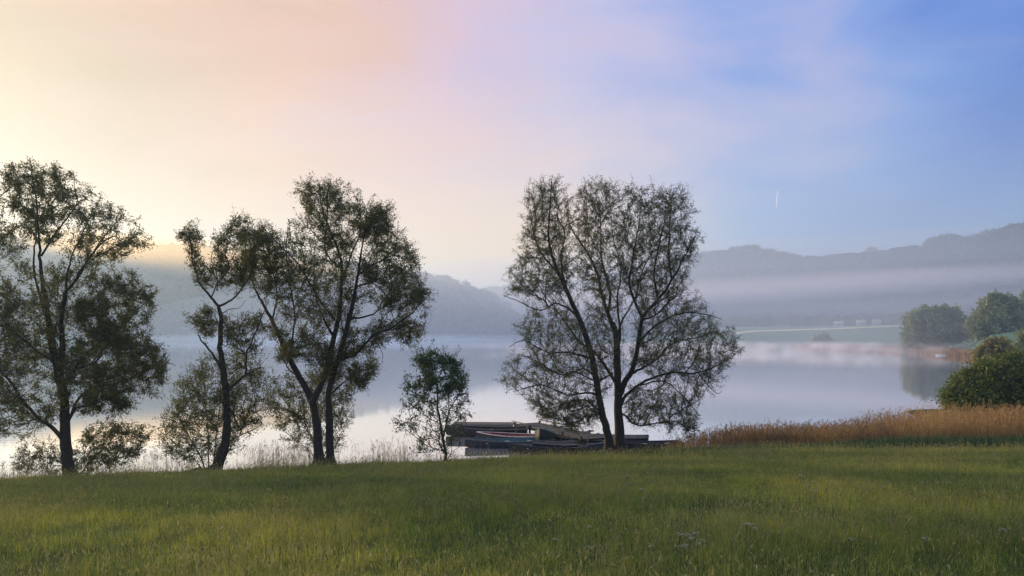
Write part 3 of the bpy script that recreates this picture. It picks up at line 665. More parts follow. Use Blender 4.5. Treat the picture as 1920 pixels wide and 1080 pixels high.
# ------------------------------------------------------------------ forest on the hills (far off wood, one mass) and ridge trees
M['canopy'] = flat_mat('canopy', (.040, .046, .026), 1, .45, .05)
M['canopy'].node_tree.nodes['Principled BSDF'].inputs['Specular IOR Level'].default_value = .1
def ico(sub):
    bm = bmesh.new(); bmesh.ops.create_icosphere(bm, subdivisions=sub, radius=1); bm.verts.ensure_lookup_table()
    V = np.array([v.co[:] for v in bm.verts]); Fq = np.array([[v.index for v in f.verts] for f in bm.faces]); bm.free(); return V, Fq
IV, IF = ico(2)
def forest(n, azr, tr, left, seed, rad=(3.5, 6.5)):
    rg = np.random.default_rng(seed); a = rg.uniform(*azr, n); t = rg.uniform(*tr, n) ** .8
    far = interp(a, FAR)
    if left: R0, R1 = far, ridge_R_left(a)
    else: R0, R1 = interp(a, [(-10, 1200), (2, 1000), (12, 760), (40, 620)]), ridge_R_right(a)
    r = R0 + t * (R1 - R0); x = r * np.sin(np.radians(a)); y = r * np.cos(np.radians(a)); z = ground_z(x, y)
    s = rg.uniform(*rad, n); jit = rg.uniform(.72, 1.2, (n, len(IV)))
    Vv = IV[None] * jit[..., None] * s[:, None, None] * np.array([1, 1, .95]) + np.stack([x, y, z + s * .35], 1)[:, None]
    Fs = (IF[None] + (np.arange(n) * len(IV))[:, None, None]).reshape(-1, 3)
    o = link('forest', npmesh('forest', Vv.reshape(-1, 3), [Fs], M['canopy'])); tag(o, kind='stuff'); return o
forest(4200, (-45, 3), (.06, .93), True, 1)
forest(800, (-8.5, 3.0), (.9, .995), True, 5, (3, 5))
forest(5200, (-3, 40), (.0, .93), False, 2, (4, 7.5))
def ridge_proto(seed, h, w, sparse):
    rg = np.random.default_rng(seed); n = 700 if not sparse else 260
    q = rg.normal(0, 1, (n, 3)); q /= np.linalg.norm(q, axis=1)[:, None]; q *= rg.uniform(.3, 1, (n, 1)) ** .5
    nn = noise3(q, .6, seed); q = q[nn + rg.uniform(-.2, .2, n) > -.12]
    pos = q * np.array([w / 2, w / 2, h * .36]) + np.array([0, 0, h * .6])
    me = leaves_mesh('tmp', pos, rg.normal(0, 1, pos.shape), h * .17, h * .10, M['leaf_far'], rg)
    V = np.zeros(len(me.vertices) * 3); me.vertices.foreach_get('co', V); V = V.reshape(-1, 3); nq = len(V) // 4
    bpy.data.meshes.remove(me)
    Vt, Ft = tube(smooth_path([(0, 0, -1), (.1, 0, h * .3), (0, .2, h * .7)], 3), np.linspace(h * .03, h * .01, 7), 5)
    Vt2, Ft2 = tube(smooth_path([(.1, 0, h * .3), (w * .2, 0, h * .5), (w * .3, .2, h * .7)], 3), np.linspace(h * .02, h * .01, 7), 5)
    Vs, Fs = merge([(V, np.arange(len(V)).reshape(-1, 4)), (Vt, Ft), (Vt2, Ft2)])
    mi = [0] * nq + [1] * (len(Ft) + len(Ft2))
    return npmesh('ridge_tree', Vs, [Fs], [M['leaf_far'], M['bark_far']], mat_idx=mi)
protos = [ridge_proto(k, h, w, sp) for k, (h, w, sp) in enumerate([(11, 11, 0), (9, 10, 0), (12, 9, 1), (10, 13, 0)])]
def ridge_tree(px, scale, left, label, group, kind=None, back=0):
    a = azpx(px); Rr = float(ridge_R_left(a) if left else ridge_R_right(a)) * (1 - back)
    x, y = Rr * math.sin(R(a)), Rr * math.cos(R(a))
    o = link('ridge_tree', protos[kind if kind is not None else random.randrange(4)]); o.location = (x, y, gz(x, y) - .5)
    scale *= 1.8; o.scale = (scale * random.uniform(.9, 1.15), scale, scale * random.uniform(.9, 1.1)); o.rotation_euler = (0, 0, random.uniform(0, 6.28))
    tag(o, label, 'tree', group)
g1 = 'trees along the middle of the right hand ridge'
for k in range(26): ridge_tree(1318 + k * 6.9 + random.uniform(-2, 2), (.62 + .5 * math.exp(-((k - 13) / 5) ** 2)) * random.uniform(.8, 1.1), False, 'small hazy tree in the uneven row on the ridge right of the largest willow', g1)
ridge_tree(1634, .95, False, 'single rounded tree standing up where the right ridge begins to climb', None, 3)
g2 = 'shrubs on the climbing ridge'
for px in (1600, 1612, 1648, 1656, 1668, 1679, 1690, 1700, 1712, 1722, 1731): ridge_tree(px, random.uniform(.28, .45), False, 'tiny shrub on the climbing right ridge, left of the tree clump', g2)
g3 = 'tree clump on the climbing ridge'
for k in range(13): ridge_tree(1740 + k * 5.3, .85 + .5 * math.sin(math.pi * k / 12), False, 'tree in the dark dense clump on the right ridge', g3, random.choice((0, 1, 3)))
g4 = 'thin trees on the upper ridge'
for px in (1812, 1820, 1829, 1838, 1846, 1853): ridge_tree(px, random.uniform(.7, .95), False, 'thin see-through tree just right of the dense ridge clump', g4, 2)
g5 = 'trees at the high end of the ridge'
for k in range(11): ridge_tree(1862 + k * 6.5, random.uniform(.7, 1.05), False, 'tree at the high end of the ridge by the right edge', g5)
g6 = 'trees on the left hill crest'
for k in range(24): ridge_tree(785 + k * 7.2 + random.uniform(-2, 2), random.uniform(.5, .85), True, 'tree on the descending crest of the left hill between the willows', g6)

# ------------------------------------------------------------------ pale field strip and houses
M['strip'] = flat_mat('pale_field', (.52, .50, .30), 1, .12, .05)
path = []
for px in range(1370, 1770, 10):
    a = azpx(px); path.append(a)
Vs = []
for a in path:
    r0 = np.interp(a, [15, 29], [585, 560]); 
    for w in (0, 22):
        x, y = (r0 + w) * math.sin(R(a)), (r0 + w) * math.cos(R(a)); Vs.append((x, y, gz(x, y) + .5))
n = len(path); q = np.array([[2 * i, 2 * i + 1, 2 * i + 3, 2 * i + 2] for i in range(n - 1)])
tag(link('field_path', npmesh('field_path', Vs, [q[:, ::-1]], M['strip'])), kind='structure')
M['render'] = flat_mat('wall_render', (.52, .50, .48), .8, .05, 3); M['roof'] = flat_mat('roof_slate', (.30, .28, .30), .8, .15, 3); M['glass'] = flat_mat('window_glass', (.08, .09, .10), .2, .2, 3)
def bxm(name, boxes, mat, parent):
    Vs, Fs, off = [], [], 0
    for x0, x1, y0, y1, z0, z1 in boxes:
        Vs += [(x, y, z) for z in (z0, z1) for y in (y0, y1) for x in (x0, x1)]
        Fs += [[i + off for i in f] for f in ([0, 2, 3, 1], [4, 5, 7, 6], [0, 1, 5, 4], [2, 6, 7, 3], [0, 4, 6, 2], [1, 3, 7, 5])]; off += 8
    return link(name, npmesh(name, Vs, [np.array(Fs)], mat), parent)
def house(px, r, w, d, h, rh, rz, label):
    a = azpx(px); x, y = r * math.sin(R(a)), r * math.cos(R(a)); e = empty('house', (x, y, gz(x, y) - .3), rz); tag(e, label, 'house', None)
    V = [(-w / 2, -d / 2, 0), (w / 2, -d / 2, 0), (w / 2, d / 2, 0), (-w / 2, d / 2, 0), (-w / 2, -d / 2, h), (w / 2, -d / 2, h), (w / 2, d / 2, h), (-w / 2, d / 2, h), (-w / 2, 0, h + rh), (w / 2, 0, h + rh)]
    link('wall', npmesh('wall', V, [np.array([[0, 1, 5, 4], [2, 3, 7, 6]]), np.array([[1, 2, 6, 9, 5], [3, 0, 4, 8, 7]])], M['render']), e)
    o = .5; t = .25; k = rh / (d / 2)
    V = []
    for sgn in (-1, 1):
        V += [(-w / 2 - o, sgn * (d / 2 + o), h - o * k + .05), (w / 2 + o, sgn * (d / 2 + o), h - o * k + .05), (w / 2 + o, 0, h + rh + .05), (-w / 2 - o, 0, h + rh + .05)]
        V += [(p[0], p[1], p[2] + t) for p in V[-4:]]
    Fs = []
    for s0 in (0, 8): Fs += [[s0 + i for i in f] for f in ([0, 1, 2, 3], [4, 5, 6, 7], [0, 1, 5, 4], [2, 3, 7, 6], [1, 2, 6, 5], [3, 0, 4, 7])]
    rf = link('roof', npmesh('roof', V, [np.array(Fs)], M['roof']), e)
    bxm('chimney', [(w * .2, w * .2 + .8, -.4, .4, h + rh * .6, h + rh + 1.1)], M['render'], rf)
    for q in (-.3, 0, .3): bxm('window', [(w * q - .4, w * q + .4, -d / 2 - .05, -d / 2 + .05, .9, 1.9)], M['glass'], e)
house(1573, 655, 6, 4, 2.4, 1.4, R(-18), 'leftmost of the three pale houses beyond the field strip')
house(1614, 655, 6.2, 4.5, 2.6, 1.6, R(-24), 'middle pale house, directly beyond the field strip')
house(1643, 700, 6, 4.5, 2.8, 2.0, R(-10), 'rightmost pale house, slightly up the misty slope')
M['trail'] = flat_mat('ice_trail', (.9, .9, .9), 1, .02, .01)
p0, p1 = P(1456, 391, 12000), P(1459, 355, 12000)
V, Fq = tube(smooth_path([p0, p0.lerp(p1, .4) + Vector((3, 0, 0)), p1], 5), [2, 6, 9, 10, 11, 12, 12, 11, 10, 8, 4][:11], 8)
tag(link('contrail', npmesh('contrail', V, [Fq], M['trail'], True)), 'short thin white contrail in the blue sky right of the largest willow', 'contrail')

# ------------------------------------------------------------------ meadow
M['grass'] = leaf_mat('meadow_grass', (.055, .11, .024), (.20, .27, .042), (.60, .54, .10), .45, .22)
def blades(name, x, y, h, w, lean, mat, rg, tone, curve=.5, plume=None):
    n = len(x); z = ground_z(x, y) - .03
    th = rg.uniform(0, 6.28, n); ld = rg.uniform(0, 6.28, n); L = lean * h * rg.uniform(.2, 1, n)
    sx, sy = np.cos(th) * w / 2, np.sin(th) * w / 2; lx, ly = np.cos(ld) * L, np.sin(ld) * L
    b = np.stack([x, y, z], 1); s = np.stack([sx, sy, 0 * sx], 1); l = np.stack([lx, ly, 0 * lx], 1); up = np.zeros((n, 3)); up[:, 2] = h
    m = b + up * .55 + l * .3; t = b + up * (1 - .25 * lean)[:, None] + l if not np.isscalar(lean) else b + up * (1 - .2 * lean) + l
    V = np.stack([b - s, b + s, m + s * .8, m - s * .8, t], 1).reshape(-1, 3); o = np.arange(n)[:, None] * 5
    Q = o + np.array([[0, 1, 2, 3]]); Tt = o + np.array([[3, 2, 4]])
    return V, Q, Tt, np.repeat(tone, 5), t
rg = np.random.default_rng(99)
NB = 750000
u = rg.uniform(0, 1, NB); D0, D1 = 4.0, 56.0
D = (D0 ** .9 + u * (D1 ** .9 - D0 ** .9)) ** (1 / .9)
xx = rg.uniform(-1, 1, NB) * (D * .72 + 3)
ok = (D < D_edge(xx) + .9); xx, D = xx[ok], D[ok]; n = len(xx)
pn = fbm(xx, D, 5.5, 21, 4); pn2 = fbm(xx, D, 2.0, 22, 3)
tuft = fbm(xx, D, .9, 35, 2); tuft2 = fbm(xx, D, .38, 36, 2)
h = (.20 + .08 * pn + .08 * pn2 + .07 * tuft + .05 * tuft2) * rg.uniform(.55, 1.25, n); h = np.clip(h, .06, .5)
w = np.maximum(.0052, D * .0004) * rg.uniform(.7, 1.4, n)
tone = np.clip(.38 + .24 * pn + .30 * fbm(xx / 4.0, D, 7, 33, 3) + .26 * fbm(xx, D, .9, 35, 2) + .22 * fbm(xx, D, .38, 36, 2) + rg.normal(0, .22, n), 0, 1)  # sideways-stretched noise paints sunlit bands into the blade colour; the rest is natural mottling
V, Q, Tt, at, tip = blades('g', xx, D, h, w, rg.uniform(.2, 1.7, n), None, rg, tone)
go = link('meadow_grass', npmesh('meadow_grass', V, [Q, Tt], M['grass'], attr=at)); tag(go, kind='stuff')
# seed heads
M['seed'] = leaf_mat('grass_seed', (.14, .14, .05), (.27, .26, .09), (.42, .36, .17), .3, .5)
k = rg.choice(n, 110000, replace=False); k = k[(pn[k] + rg.normal(0, .35, len(k))) > .0]
hh_ = h[k] * rg.uniform(1.15, 2.0, len(k)) + .05; ww = np.maximum(.004, D[k] * .0003)
V, Q, Tt, at, tip = blades('s', xx[k], D[k], hh_, ww, rg.uniform(.05, .4, len(k)), None, rg, rg.uniform(0, .5, len(k)))
hd = np.stack([rg.normal(0, .3, len(k)), rg.normal(0, .3, len(k)), np.ones(len(k))], 1)
lv = leaves_mesh('t', tip - hd * .03, hd * 2.5, .05, .013, M['seed'], rg); Vh = np.zeros(len(lv.vertices) * 3); lv.vertices.foreach_get('co', Vh); Vh = Vh.reshape(-1, 3); bpy.data.meshes.remove(lv)
sc_ = np.repeat(np.clip(D[k] / 16, 1, 3), 4)[:, None]; ctr = np.repeat(tip, 4, 0); Vh = ctr + (Vh - ctr) * np.array([1, 1, 1]) * np.sqrt(sc_)
Qh = np.arange(len(Vh)).reshape(-1, 4) + len(V)
tag(link('seed_heads', npmesh('seed_heads', np.vstack([V, Vh]), [Q, Qh, Tt], M['seed'], attr=np.concatenate([at, rg.uniform(.2, 1, len(Vh))]))), kind='stuff')
# taller dark sedge in front of the reeds on the right
n = 19000; xx = rg.uniform(3.2, 60, n); D = D_edge(xx) + rg.uniform(-1.6, .7, n)
h = rg.uniform(.45, .95, n) * np.clip((xx - 11) / 8, .38, 1); M['sedge'] = leaf_mat('sedge', (.02, .06, .025), (.035, .09, .035), (.06, .12, .045), .3, .3)
V, Q, Tt, at, tip = blades('g', xx, D, h, np.full(n, .03), rg.uniform(.3, 1.0, n), None, rg, rg.uniform(0, 1, n))
tag(link('sedge', npmesh('sedge', V, [Q, Tt], M['sedge'], attr=at)), kind='stuff')
# reeds
M['reed'] = leaf_mat('dry_reed', (.07, .05, .036), (.32, .195, .075), (.60, .40, .16), .35, .25)
M['reed_pale'] = leaf_mat('pale_reed', (.12, .11, .06), (.22, .20, .12), (.3, .27, .17), .35, .5)
def reeds(name, x, y, zb, h, wst, mat, rg, leafn=2, tone=None):
    n = len(x); b = np.stack([x, y, zb], 1); ld = rg.normal(0, .06, (n, 2)) * h[:, None]; t = b + np.stack([ld[:, 0], ld[:, 1], h], 1)
    th = rg.uniform(0, 3.14, n); s = np.stack([np.cos(th), np.sin(th), 0 * th], 1) * (wst / 2)[:, None]
    V = [np.stack([b - s, b + s, t + s * .5, t - s * .5], 1).reshape(-1, 3)]
    for q in range(leafn + 1):
        f = rg.uniform(.35, .95, n)[:, None] if q < leafn else np.full((n, 1), .97)
        p = b + (t - b) * f; d = rg.normal(0, 1, (n, 3)); d[:, 2] = rg.uniform(1.2, 4.0, n) if q < leafn else 1.2; d /= np.linalg.norm(d, axis=1)[:, None]
        L = (rg.uniform(.25, .5, n) if q < leafn else rg.uniform(.14, .26, n))[:, None]; sd = np.cross(d, rg.normal(0, 1, (n, 3))); sd /= np.linalg.norm(sd, axis=1)[:, None]
        wd = (wst * (.55 if q < leafn else 1.1))[:, None]
        V.append(np.stack([p, p + d * L * .4 + sd * wd, p + d * L, p + d * L * .4 - sd * wd], 1).reshape(-1, 3))
    tn = rg.uniform(0, 1, n) if tone is None else tone
    V = np.concatenate(V); return npmesh(name, V, [np.arange(len(V)).reshape(-1, 4)], mat, attr=np.tile(np.repeat(tn, 4), leafn + 2))
n = 36000; xx = 8 + 56 * rg.uniform(0, 1, n) ** .9; dd = rg.uniform(0, 1, n)
depth = np.interp(xx, [8, 12, 20, 26, 60], [2.0, 4, 6, 7, 7]); D = D_edge(xx) + 1.2 + dd * depth
keep = rg.uniform(0, 1, n) < np.clip((xx - 7.5) / 5, .12, 1); xx, D, dd = xx[keep], D[keep], dd[keep]; n = len(xx)
h = np.interp(xx, [8, 12, 19, 21.5, 26, 34, 60], [1.0, 1.25, 1.3, 1.75, 2.05, 2.0, 1.95]) * np.clip(rg.normal(.84, .16, n), .4, 1.2) * (1 + .10 * fbm(xx, D, 3, 4)) + .1
tn = np.clip(rg.normal(.45, .2, n) + .25 * fbm(xx, D, 4, 8) + np.interp(xx, [10, 19, 23], [-.42, -.15, .15]), 0, 1)
tag(link('reeds', reeds('reeds', xx, D, ground_z(xx, D).clip(-.3, 1), h, np.full(n, .016) , M['reed'], rg, 2, tn)), kind='stuff')
xs = np.concatenate([rg.uniform(a, b_, k) for a, b_, k in ((-26, -16.5, 420), (-16.2, -13.5, 160), (-11.6, -8.8, 330), (-6.4, -4.7, 150), (-4.5, -1, 40), (-13, -3, 120))])
D = D_edge(xs) + rg.uniform(.9, 2.6, len(xs)); h = rg.uniform(.5, 1.25, len(xs)) + .3
tag(link('sparse_reeds', reeds('sparse_reeds', xs, D, ground_z(xs, D).clip(-.3, 1), h, np.full(len(xs), .010), M['reed_pale'], rg, 2)), kind='stuff')
n = 16000; a = rg.uniform(19.5, 31.5, n); fr = interp(a, FAR) + rg.uniform(-6, 14, n) + 4 * fbm(a * 6, a * 0, 5, 2); wsel = rg.uniform(0, 1, n) < np.interp(a, [19.5, 23, 26], [.1, .5, 1]); a, fr = a[wsel], fr[wsel]
xx, D = fr * np.sin(np.radians(a)), fr * np.cos(np.radians(a))
tag(link('far_reeds', reeds('far_reeds', xx, D, ground_z(xx, D).clip(-.2, 2), rg.uniform(.6, 1.5, len(xx)), np.full(len(xx), .12), M['reed'], rg, 1)), kind='stuff')

# wildflowers: white umbels
M['petal'] = flat_mat('petal', (.42, .42, .38), .7, .1, 30); M['stalk'] = flat_mat('stalk', (.06, .10, .03), .8, .2, 10)
def umbel(seed):
    rg = np.random.default_rng(seed); parts = []; fl = []
    H = .48; V, Fq = tube([(0, 0, 0), (.01, 0, H * .5), (.0, .01, H * .8)], [.005, .004, .003], 5); parts.append((V, Fq))
    for q in range(9):
        a = q * .7 + rg.uniform(-.2, .2); r = rg.uniform(.015, .04); e = np.array([math.cos(a) * r, math.sin(a) * r, H + rg.uniform(-.01, .02)])
        parts.append(tube([(0, .01, H * .8), e * np.array([.5, .5, 1]) - np.array([0, 0, .03]), e], [.002, .0015, .001], 4))
        for j in range(6):
            c = e + rg.normal(0, .006, 3) * np.array([1, 1, .4]); s = rg.uniform(.004, .007); an = rg.uniform(0, 6.28)
            fl.append([c + np.array([math.cos(an + i * 1.5708) * s, math.sin(an + i * 1.5708) * s, .003 * (i % 2)]) for i in range(4)])
    V, Fq = merge(parts); Fl = np.array(fl).reshape(-1, 3)
    return npmesh('stalk', V, [Fq], M['stalk']), npmesh('flower_head', Fl, [np.arange(len(Fl)).reshape(-1, 4)], M['petal'])
um = [umbel(k) for k in range(3)]
def flower(px, py, group, label):
    # walk the ray down to the meadow
    for D in np.arange(6, 44, .1):
        x = (px - 960) / F * D
        if CAMZ - (py - HOR) / F * D < gz(x, D) + .35: break
    e = empty('wildflower', (x, D, gz(x, D)), random.uniform(0, 6)); s = random.uniform(.6, .85) * (1 + max(0, D - 15) / 45); e.scale = (s, s, s)
    tag(e, label, 'flower', group); st, hd = random.choice(um); link('stalk', st, e); link('flower_head', hd, e)
for px, py in ((1512, 905), (1518, 912), (1524, 908), (1530, 916), (1521, 918)): flower(px, py, 'white flowers right of centre in the meadow', 'white wildflower in the small group in the upper right part of the meadow')
for px, py in ((1275, 1012), (1290, 1008), (1296, 1012), (1304, 1008), (1308, 1014), (1318, 1010), (1270, 1020), (1284, 1024)): flower(px, py, 'white flowers low in the meadow', 'white wildflower in the group low in the meadow, right of centre')
for px, py in ((1400, 990), (1408, 996), (1416, 992)): flower(px, py, 'pale flowers beside the low group', 'white wildflower right of the low group of white flowers')
for px, py in ((1166, 896), (1176, 898), (1182, 902), (1202, 925), (1500, 893), (1505, 896), (1779, 910), (968, 930), (1222, 1022), (1108, 1024), (1597, 1010), (1735, 1020), (520, 900), (540, 905), (430, 915), (560, 896), (1105, 985), (1040, 1010), (1700, 965), (1880, 1000)):
    flower(px, py, 'scattered single wildflowers', 'lone white wildflower scattered in the meadow grass')

# ------------------------------------------------------------------ boats and jetty
def paint(name, col, rough=.45): M[name] = flat_mat(name, col, rough, .35, 5, .004); return M[name]
paint('hull_dark', (.016, .014, .013), .7); paint('hull_green', (.016, .024, .02), .7); paint('hull_navy', (.012, .016, .028), .6); paint('in_red', (.22, .04, .028)); paint('in_blue', (.045, .13, .18))
paint('in_grey', (.16, .16, .17)); paint('in_brown', (.14, .10, .065)); paint('pale', (.62, .60, .60)); paint('bow_pink', (.62, .50, .50)); paint('worn', (.12, .115, .105), .9); paint('tarp', (.05, .10, .14), .7)
def boat(px, py, D, L, B, H, rz, hull, inner, rim, label, pitch=0, thw=3, roll=0, extra=None, z=None, thw_mat=None):
    X = (px - 960) / F * D; e = empty('rowing_boat', (X, D, z if z is not None else .0)); e.rotation_euler = (R(roll), R(pitch), R(rz)); tag(e, label, 'rowing boat', None)
    ns, m = 15, 9
    def sec(t, off):       # t 0 stern..1 bow
        w = B / 2 * (math.sin(math.pi * min(1, .30 + .70 * t) ) ** .6 if t < 1 else 0) if t > .3 else B / 2 * (.80 + .2 * (t / .3))
        w = B / 2 * (.80 + .20 * math.sin(math.pi / 2 * min(1, t / .4))) if t < .4 else B / 2 * max(0.015, (1 - ((t - .4) / .6) ** 2.2))
        sheer = H * (.86 + .22 * abs(t - .35) ** 1.6 / .5); keel = H * (.02 + .30 * max(0, t - .75) ** 1.5 / .125)
        w = max(.01, w - off); pts = []
        for k in range(m):
            a = -math.pi / 2 + math.pi * k / (m - 1); c, s_ = math.sin(a), -math.cos(a)
            y = w * np.sign(c) * abs(c) ** .75; zz = sheer + (sheer - keel - off * 1.3) * (-(abs(math.cos(a))) ** .6)
            pts.append((L * (t - .5) + (0 if t < 1 else .06 * L * 0), y, zz - .14))
        return pts
    out, inn = [sec(k / (ns - 1), 0) for k in range(ns)], [sec(.012 + .97 * k / (ns - 1), .035) for k in range(ns)]
    V = np.array(out).reshape(-1, 3); idx = np.arange(ns * m).reshape(ns, m)
    Q = np.stack([idx[:-1, :-1], idx[1:, :-1], idx[1:, 1:], idx[:-1, 1:]], -1).reshape(-1, 4)
    link('hull', npmesh('hull', V, [Q, idx[0][None, ::-1]], M[hull], True), e)
    V = np.array(inn).reshape(-1, 3); it = link('interior', npmesh('interior', V, [Q[:, ::-1], idx[0][None]], M[inner], True), e)
    parts = []
    for side in (0, m - 1):
        pth = [o[side] for o in out]; parts.append(tube(pth, [.028] * ns, 6))
    parts.append(tube([out[0][0], out[0][m - 1]], [.028] * 2, 6))
    V, Fq = merge(parts); link('gunwale', npmesh('gunwale', V, [Fq], M[rim], True), e)
    for k in range(thw):
        t = (.16, .45, .72, .88)[k]; s0 = sec(t, .03); wy = abs(s0[0][1]); zt = s0[0][2] - .12
        bxm('thwart', [(L * (t - .5) - .12, L * (t - .5) + .12, -wy, wy, zt - .03, zt)], M[thw_mat or rim], e)
    if extra: extra(e, L, B, H)
    return e
def outboard(e, L, B, H):
    x = -L / 2 - .1
    o = bxm('outboard_motor', [(x - .22, x + .12, -.14, .14, H * .9, H * .9 + .32)], M['hull_dark'], e); o.rotation_euler = (0, R(38), 0); o.location = (.0, 0, -.55 * math.sin(R(38)) * L / 2)
boat(912, 820, 48.3, 5.0, 1.6, .72, 176, 'hull_dark', 'hull_dark', 'worn', 'long dark rowing boat moored farthest left, behind the red boat')
boat(954, 824, 46.0, 3.9, 1.45, .58, 166, 'hull_dark', 'in_red', 'bow_pink', 'small rowing boat with a red inside and pale bow, beside the dark boats', thw_mat='in_brown')
boat(946, 834, 43.8, 4.4, 1.5, .56, 188, 'hull_navy', 'in_blue', 'worn', 'rowing boat with a blue inside, nearer than the red one', thw_mat='pale')
boat(1026, 842, 41.6, 4.1, 1.45, .55, 172, 'hull_dark', 'in_grey', 'hull_navy', 'dark rowing boat with pale seats, nearest the grass and the left end', thw_mat='pale')
boat(1024, 824, 45.0, 3.6, 1.3, .62, 255, 'hull_green', 'in_grey', 'tarp', 'bluish rowing boat with its raised bow pointing at the meadow', pitch=-13, z=.12)
boat(1066, 838, 42.6, 4.2, 1.5, .56, 200, 'hull_navy', 'in_brown', 'in_grey', 'brown lined rowing boat in the middle of the heap, beneath the jetty', thw_mat='in_grey')
boat(1090, 826, 44.6, 4.3, 1.5, .60, 155, 'hull_green', 'in_brown', 'worn', 'old greenish rowing boat left of the two dark trunks', thw_mat='in_grey')
boat(1140, 828, 45.4, 4.6, 1.5, .58, 170, 'hull_dark', 'in_grey', 'worn', 'dark rowing boat lying behind the two dark trunks', thw_mat='in_grey')
boat(1206, 836, 43.4, 4.4, 1.4, .46, 186, 'hull_dark', 'hull_navy', 'hull_dark', 'low dark rowing boat right of the trunks, reaching into the reeds', thw_mat='pale')
jm = paint('old_plank', (.045, .042, .04), .9)
A0, A1 = P(1118, 838, 43.5), P(985, 804, 51.0); je = empty('jetty', (A0.x, A0.y, 0)); tag(je, 'weathered plank jetty with a low rail rising behind the rowing boats', 'jetty')
dv = Vector((A1.x - A0.x, A1.y - A0.y, 0)); Lj = dv.length; je.rotation_euler = (0, 0, math.atan2(dv.y, dv.x))
rg = np.random.default_rng(5)
bxm('deck', [(k * .2, k * .2 + .18, -.95 + rg.uniform(-.04, .04), .95 + rg.uniform(-.04, .04), .46 + rg.uniform(-.01, .01), .50) for k in range(int(Lj / .2))], jm, je)
bxm('beam', [(0, Lj, -.7, -.6, .30, .44)], jm, je); bxm('beam', [(0, Lj, .6, .7, .30, .44)], jm, je)
for k in range(5):
    for s in (-1, 1): 
        V, Fq = tube([(k * Lj / 4.2 + .1, s * .88, -1.0), (k * Lj / 4.2 + .12, s * .9, .62 + .06 * (k % 2))], [.07, .065], 8); link('post', npmesh('post', V, [Fq], M['bark']), je)
bxm('rail', [(Lj * .45, Lj, -1.0, -.93, .66, .71)], M['worn'], je); bxm('rail', [(Lj * .55, Lj, .93, 1.0, .66, .71)], M['worn'], je)
pf = empty('floating_platform', (P(905, 815, 51).x, 51, 0), R(-4)); tag(pf, 'low dark floating platform at the left end of the moored boats', 'platform')
bxm('deck', [(-2.0 + k * .2, -2.0 + k * .2 + .185, -1.2, 1.2, .40, .44) for k in range(20)], jm, pf); bxm('float', [(-1.9, 1.9, -1.1, -.5, -.15, .39), (-1.9, 1.9, .5, 1.1, -.15, .39)], M['hull_dark'], pf)
for px, D, t, hh, lab in ((1097, 41.2, .22, 1.25, 'pale leaning mooring pole just left of the two dark trunks'), (1172, 41.8, -.15, .75, 'short dark mooring pole just right of the two dark trunks'), (961, 47, .25, .95, 'pale slanted mooring pole behind the red lined boat')):
    X = (px - 960) / F * D; z0 = max(gz(X, D), -.5) - .2; V, Fq = tube([(0, 0, 0), (t * .5, 0, hh * .5 + .2), (t, 0, hh - z0)], [.032, .03, .025], 7)
    o = link('mooring_pole', npmesh('mooring_pole', V, [Fq], M['worn'] if 'pale' in lab else M['bark'])); o.location = (X, D, z0); tag(o, lab, 'pole')
rg = np.random.default_rng(8)
for px, py, D, L, rz, tilt, lab in ((930, 815, 47.2, 2.6, 12, 5, 'pale oar laid across the farthest left dark boat'), (975, 820, 45.6, 2.4, -9, 9, 'oar sticking up from the red lined boat'),
                                (1000, 829, 43.4, 2.5, 16, 4, 'oar lying over the blue lined boat'), (1050, 836, 41.8, 2.5, -14, 6, 'oar resting in the nearest dark boat with pale seats'), (1085, 822, 44.2, 2.6, 20, 11, 'oar leaning in the old greenish boat')):
    V, Fq = tube([(-L / 2, 0, 0), (0, 0, .01), (L / 2 - .5, 0, 0)], [.022] * 3, 6); e = empty('oar', P(px, py, D), R(rz)); e.rotation_euler = (0, R(-tilt), R(rz)); tag(e, lab, 'oar', None)
    link('shaft', npmesh('shaft', V, [Fq], M['in_grey'], True), e); bxm('blade', [(L / 2 - .52, L / 2, -.07, .07, -.012, .012)], M['worn'], e)
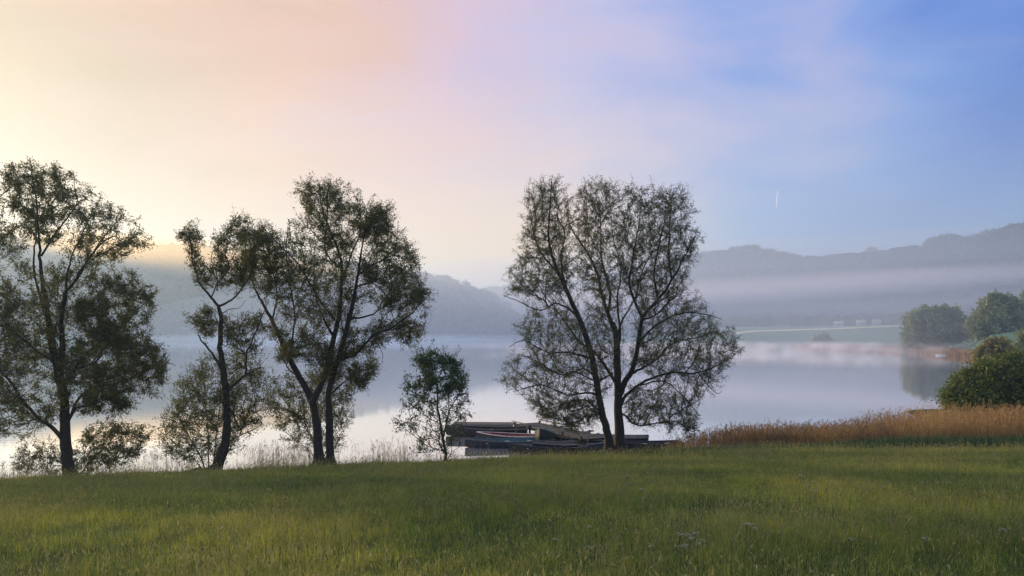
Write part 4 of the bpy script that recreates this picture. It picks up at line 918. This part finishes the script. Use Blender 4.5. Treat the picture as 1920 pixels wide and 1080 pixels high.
for px, py, D, L, rz, tilt, lab in ((1010, 803, 49.5, 3.2, 6, 3, 'loose board topmost on the far end of the jetty'), (1040, 806, 48, 2.8, -12, -4, 'loose board on the jetty, right of the topmost board'), (1075, 814, 46, 2.6, 18, 7, 'loose slanting board on the middle of the jetty')):
    o = bxm('board', [(-L / 2, L / 2, -.11, .11, -.02, .02)], M['worn'], None); o.location = P(px, py, D); o.rotation_euler = (R(8), R(-tilt), R(rz)); tag(o, lab, 'board')
boat(1766, 668, 236, 3.4, 1.3, .55, 150, 'pale', 'in_grey', 'pale', 'small pale boat drawn up at the reeds under the far round tree')

# ------------------------------------------------------------------ mist
mist('mist', P(1560, 539, 900), (560, 180, 20), (0, R(-1.5), R(-22)), .020, (.90, .88, 1.0), (2.6, 2.2, 1.1), (.2, .75), .35)
mist('mist', P(1800, 575, 700), (330, 120, 22), (0, R(-2), R(-25)), .009, (.87, .87, 1.0), (2.2, 2.2, .9), (.2, .75), .35)
mist('mist', P(1350, 575, 820), (330, 120, 24), (0, R(2), R(-15)), .009, (.87, .87, 1.0), (2.2, 2.2, .9), (.2, .75), .35)
mist('mist', (110, 290, 1.5), (170, 95, 3.2), (0, 0, R(-20)), .034, (.93, .90, .97), (26, 11, .8), (.46, .68), .35)
mist('mist', (165, 270, 6), (150, 90, 26), (0, 0, R(-20)), .0045, (.85, .88, 1.0), (3, 3, 1.0), (.1, .6), .35)
mist('mist', (-170, 700, 2.0), (380, 110, 7), (0, 0, 0), .010, (.80, .88, 1.0), (8, 5, 1), (.25, .65), .3)
mist('mist', P(370, 486, 880), (260, 120, 27), (0, R(7), 0), .012, (1.0, .80, .40), (1.2, 1.2, .5), (.1, .5), .6)  # golden colour paints a sunbeam glow into this mist over the left crest
vm = bpy.data.meshes.new('valley_mist'); bm = bmesh.new(); bmesh.ops.create_icosphere(bm, subdivisions=5, radius=1); bm.to_mesh(vm); bm.free()
vm.materials.append(vol_mat('valley_mist', .0009, (.72, .80, 1.0), .4))
vo = link('valley_mist', vm); vo.location = (750, 1100, -2); vo.scale = (1250, 900, 120); tag(vo, kind='stuff')
